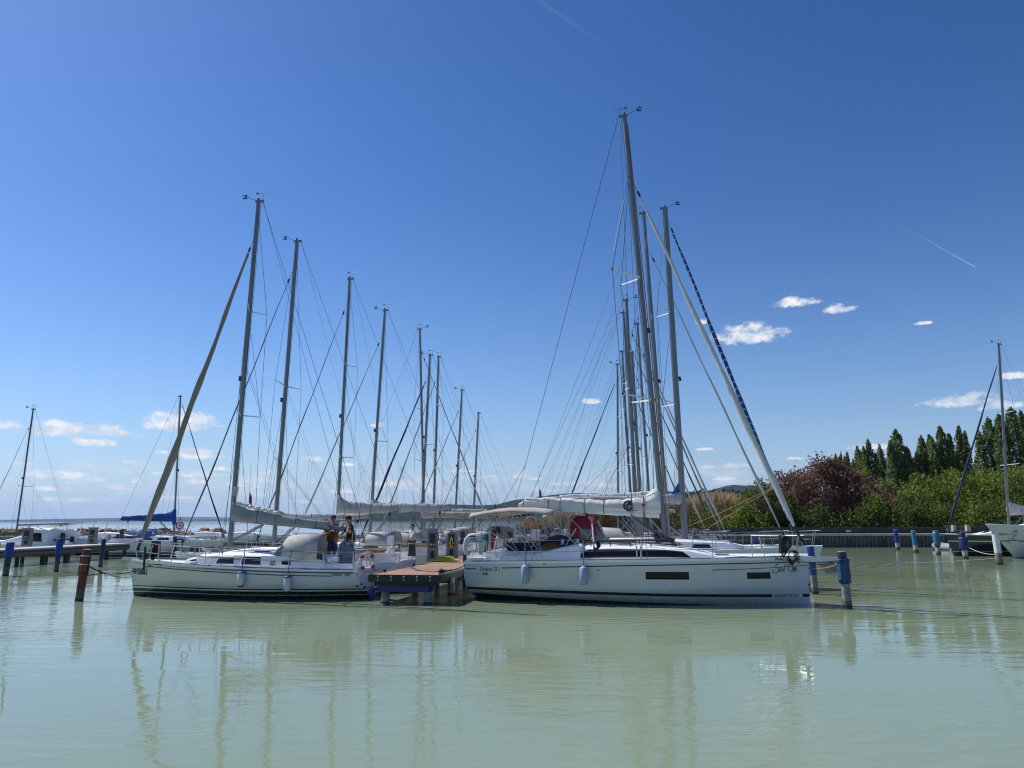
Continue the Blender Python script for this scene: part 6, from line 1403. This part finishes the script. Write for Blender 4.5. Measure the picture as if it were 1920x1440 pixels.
# ---------------------------------------------------------------- ropes
def catenary(a, b_, sag, n=14): return [a.lerp(b_, i/n)-Vector((0, 0, sag*4*(i/n)*(1-i/n))) for i in range(n+1)]
rpw = lambda z: Vector((rp.location.x+.07*z+.15, rp.location.y, z))
kn = C.world(C.pl(175, 1076, .0)); kn = Vector((rp.location.x+.62, rp.location.y+.1, .83))
cl = C.world(Vector((CX(280).x, .42, C.fb+.02)))
rope('mooring_line', [rpw(1.05), kn], .02, blkrope, 'short upper black line from the red pile to a knot', group='lines of the left yacht'); rope('mooring_line', [rpw(.78), kn], .016, blkrope, 'short lower black line from the red pile to a knot', group='lines of the left yacht')
rope('mooring_line', catenary(kn, cl, .16), .015, blkrope, 'long black line from the knot at the red pile to the left yacht bow'); rope('mooring_line', catenary(rpw(.95)+Vector((.3, 0, 0)), C.world((C.L-.2, .1, .62)), .10), .008, blkrope, 'thin slack line running just below the long black bow line')
pe = Vector((onz(1590, 1141).x-.05, onz(1590, 1141).y-.18, 1.33)); bw_ = A.world(Vector((LR-.5, -.35, zsp+.05)))
rope('mooring_line', catenary(A.world((LR-1.0, -.62, zsp+.04)), pe, .10), .013, blkrope, 'black bow line from the large yacht to the navy pile'); rope('mooring_line', catenary(A.world((1.9, -1.85, A.fs+.02)), pe+Vector((0, 0, -.06)), .22, 24), .010, blkrope, 'thin dark line sweeping along the whole side of the large yacht to the navy pile')
rope('mooring_line', catenary(A.world((LR-.2, .3, zsp-.25)), pe+Vector((0, .2, -.08)), .12), .02, tanrope, 'tan bow line under the sprit of the large yacht')
qa, qb = onz(1606, 1066, .0), onz(1700, 1060, 0)
qb = onz(1690, 1059); rope('floating_line', [Vector((lerp(qa.x, qb.x, k/10), lerp(qa.y, qb.y, k/10), .03+.05*math.sin(k*.6)**2)) for k in range(11)], .015, whrope, 'long pale line lying just above the water right of the navy pile')
pw3 = onz(1875, 1059); rope('floating_line', catenary(Vector((onz(1690, 1059).x, onz(1690, 1059).y, .09)), Vector((pw3.x, pw3.y, .35)), .04), .015, whrope, 'pale line rising from the water to the white pile')
q = onz(1811, 1048); rope('mooring_line', catenary(Vector((q.x+.2, q.y, .72)), fr.world(Vector((fr.L*.9, .6, fr.fb))), .1), .014, whrope, 'white bow line from the dark pile up to the navy yacht'); rope('mooring_line', catenary(Vector((q.x+.2, q.y, .72)), Vector((pw3.x, pw3.y, .55)), .15), .014, whrope, 'white line slung between the dark pile and the white pile')
rope('stern_line', catenary(C.world((.55, 1.1, C.fs)), jp(.05, 1.6, .9), .12), .014, whrope, 'pale stern line from the left yacht to the jetty edge'); rope('stern_line', catenary(A.world((.2, -1.5, A.fs+.08)), jp(JW-.1, .6, .92), .08), .014, blkrope, 'dark stern line from the large yacht to the jetty corner')
rope('power_cable', [jp(.15, 3.5, .90), jp(1.0, 1.6, .885), jp(1.7, .9, .885), jp(JW, 1.5, .92)], .012, blkrope, 'thin black cable lying across the jetty boards', 'cable')
MB().tube([pe+Vector((-.02, 0, -.2)), pe+Vector((-.02, 0, .05))], .02, 5)
# sign on a post on the breakwater, left
q = aty(336, 1000, 84); sgn_ = empty('round_sign_board', (q.x, 84, 0), 0, 'white board with a red ring and arrow mark on a post by the breakwater', 'sign')
MB().tube([(0, .06, .7), (0, .06, 2.9)], .05, 7).build('post', concdk, sgn_); zc = aty(336, 985, 84).z
MB().box((0, 0, zc), (.95, .04, .95)).build('board', deckw, sgn_); MB().torus((0, -.03, zc), .36, .055, 'y', 28, 6).build('red_ring', mat('sign_red', (.42, .02, .03), .5), sgn_)
b = MB(); b.tube([(0, -.03, zc-.12), (0, -.03, zc+.18)], .045, 5); b.torus((0, -.03, zc-.02), .15, .03, 'y', 14, 5, -1.2, 1.6); b.build('red_arrow', MATS['sign_red'], sgn_); MB().box((.05, .0, zc-.72), (1.0, .04, .14)).build('red_plate', MATS['sign_red'], sgn_)
# ring buoy and bright things among the rear boats
ringbuoy(aty(994.5, 979, 37)+Vector((0, 0, 0)), 0, .19, mat('buoy_orange', (.42, .035, .02), .5), None, 'orange-red ring lifebuoy hanging under the cream bimini against the far water', tr=.038)
# seated woman far back on the left row
gq = aty(775, 1017, 37.2); wl_ = Vector((gq.x, 37.2, gq.z-.45))
person(wl_, R(215), 'dark-haired person in a white top sitting on the deck of a far yacht', dict(pelvis=(0, 0, .48), waist=(0, 0, .62), chest=(.02, 0, .82), neckb=(.03, 0, .98), neck=(.04, 0, 1.05), head0=(.05, 0, 1.12), head1=(.06, 0, 1.20), head2=(.05, 0, 1.27), shl=(.02, .16, .95), shr=(.02, -.16, .95), ell=(.12, .22, .72), elr=(.12, -.22, .72), wrl=(.34, .12, .60), wrr=(.34, -.12, .60), hipl=(.04, .09, .46), hipr=(.04, -.09, .46), knl=(.44, .12, .50), knr=(.44, -.12, .50), anl=(.48, .12, .12), anr=(.48, -.12, .12), tol=(.62, .13, .06), tor=(.62, -.13, .06)), whcl, greycl, hairdk, False, glasses=False)
bk = aty(746, 1042, 33); o = empty('bucket', (bk.x, 33, bk.z-.15), 0, 'dark green bucket on the stern of a yacht behind the two men', 'bucket'); MB().loft([[(r_*math.cos(a), r_*math.sin(a), z) for a in [k*math.pi/8 for k in range(16)]] for z, r_ in ((0, .13), (.36, .17), (.36, .155), (.03, .12))]).build('tub', mat('green_plastic', (.01, .10, .06), .5), o, smooth=True); MB().torus((0, 0, .36), .17, .008, 'y', 14, 5, 0, math.pi).build('handle', steel, o)
# courtesy flags
for i, (px, py, Y, m_, lb) in enumerate(((1011, 925, 33, redc, 'tiny red and dark pennant above the boom of the large yacht'), (928, 949, 50, redc, 'tiny red and white flag against the hill'), (467, 935, 26, redc, 'small red pennant above the grey sail cover'), (1906, 908, 52.4, redc, 'small red and white flag in the shrouds of the far right yacht'))):
    q = aty(px, py, Y); o = empty('pennant', q, 0, lb, 'pennant', 'small pennants in the rigging'); MB().tube([(0, 0, -1.2), (0, 0, 1.2)], .004, 4).build('halyard', wire, o); MB().loft([[(0.0, 0, .16), (0, 0, -.12)], [(.05, .02, .08), (.05, .02, -.20)], [(.10, -.01, .0), (.10, -.01, -.28)]], closed=False).build('cloth', m_, o, solid=.006)
    MB().loft([[(0.0, 0, .24), (0, 0, .16)], [(.05, .02, .16), (.05, .02, .08)], [(.10, -.01, .08), (.10, -.01, .0)]], closed=False).build('pale_band', whcl, o, solid=.006)

# ---------------------------------------------------------------- air
hz = bpy.data.materials.new('haze'); hz.use_nodes = True; t = hz.node_tree; t.nodes.clear(); pv = nd(t, 'ShaderNodeVolumePrincipled'); pv.inputs['Density'].default_value = HAZE; pv.inputs['Color'].default_value = (.50, .70, 1, 1); pv.inputs['Anisotropy'].default_value = .3
o_ = nd(t, 'ShaderNodeOutputMaterial'); t.links.new(pv.outputs[0], o_.inputs['Volume'])
o = MB().box((0, 9350, 214), (33000, 20100, 430)).build('haze', hz); tag(o, 'thin blue haze over the lake', 'haze', kind='stuff')

for o in sc.objects:
    if o.parent is None and 'label' in o:
        n_ = len(o['label'].split())
        if n_ > 16 or n_ < 4: print('LABEL', n_, o.name, o['label'])
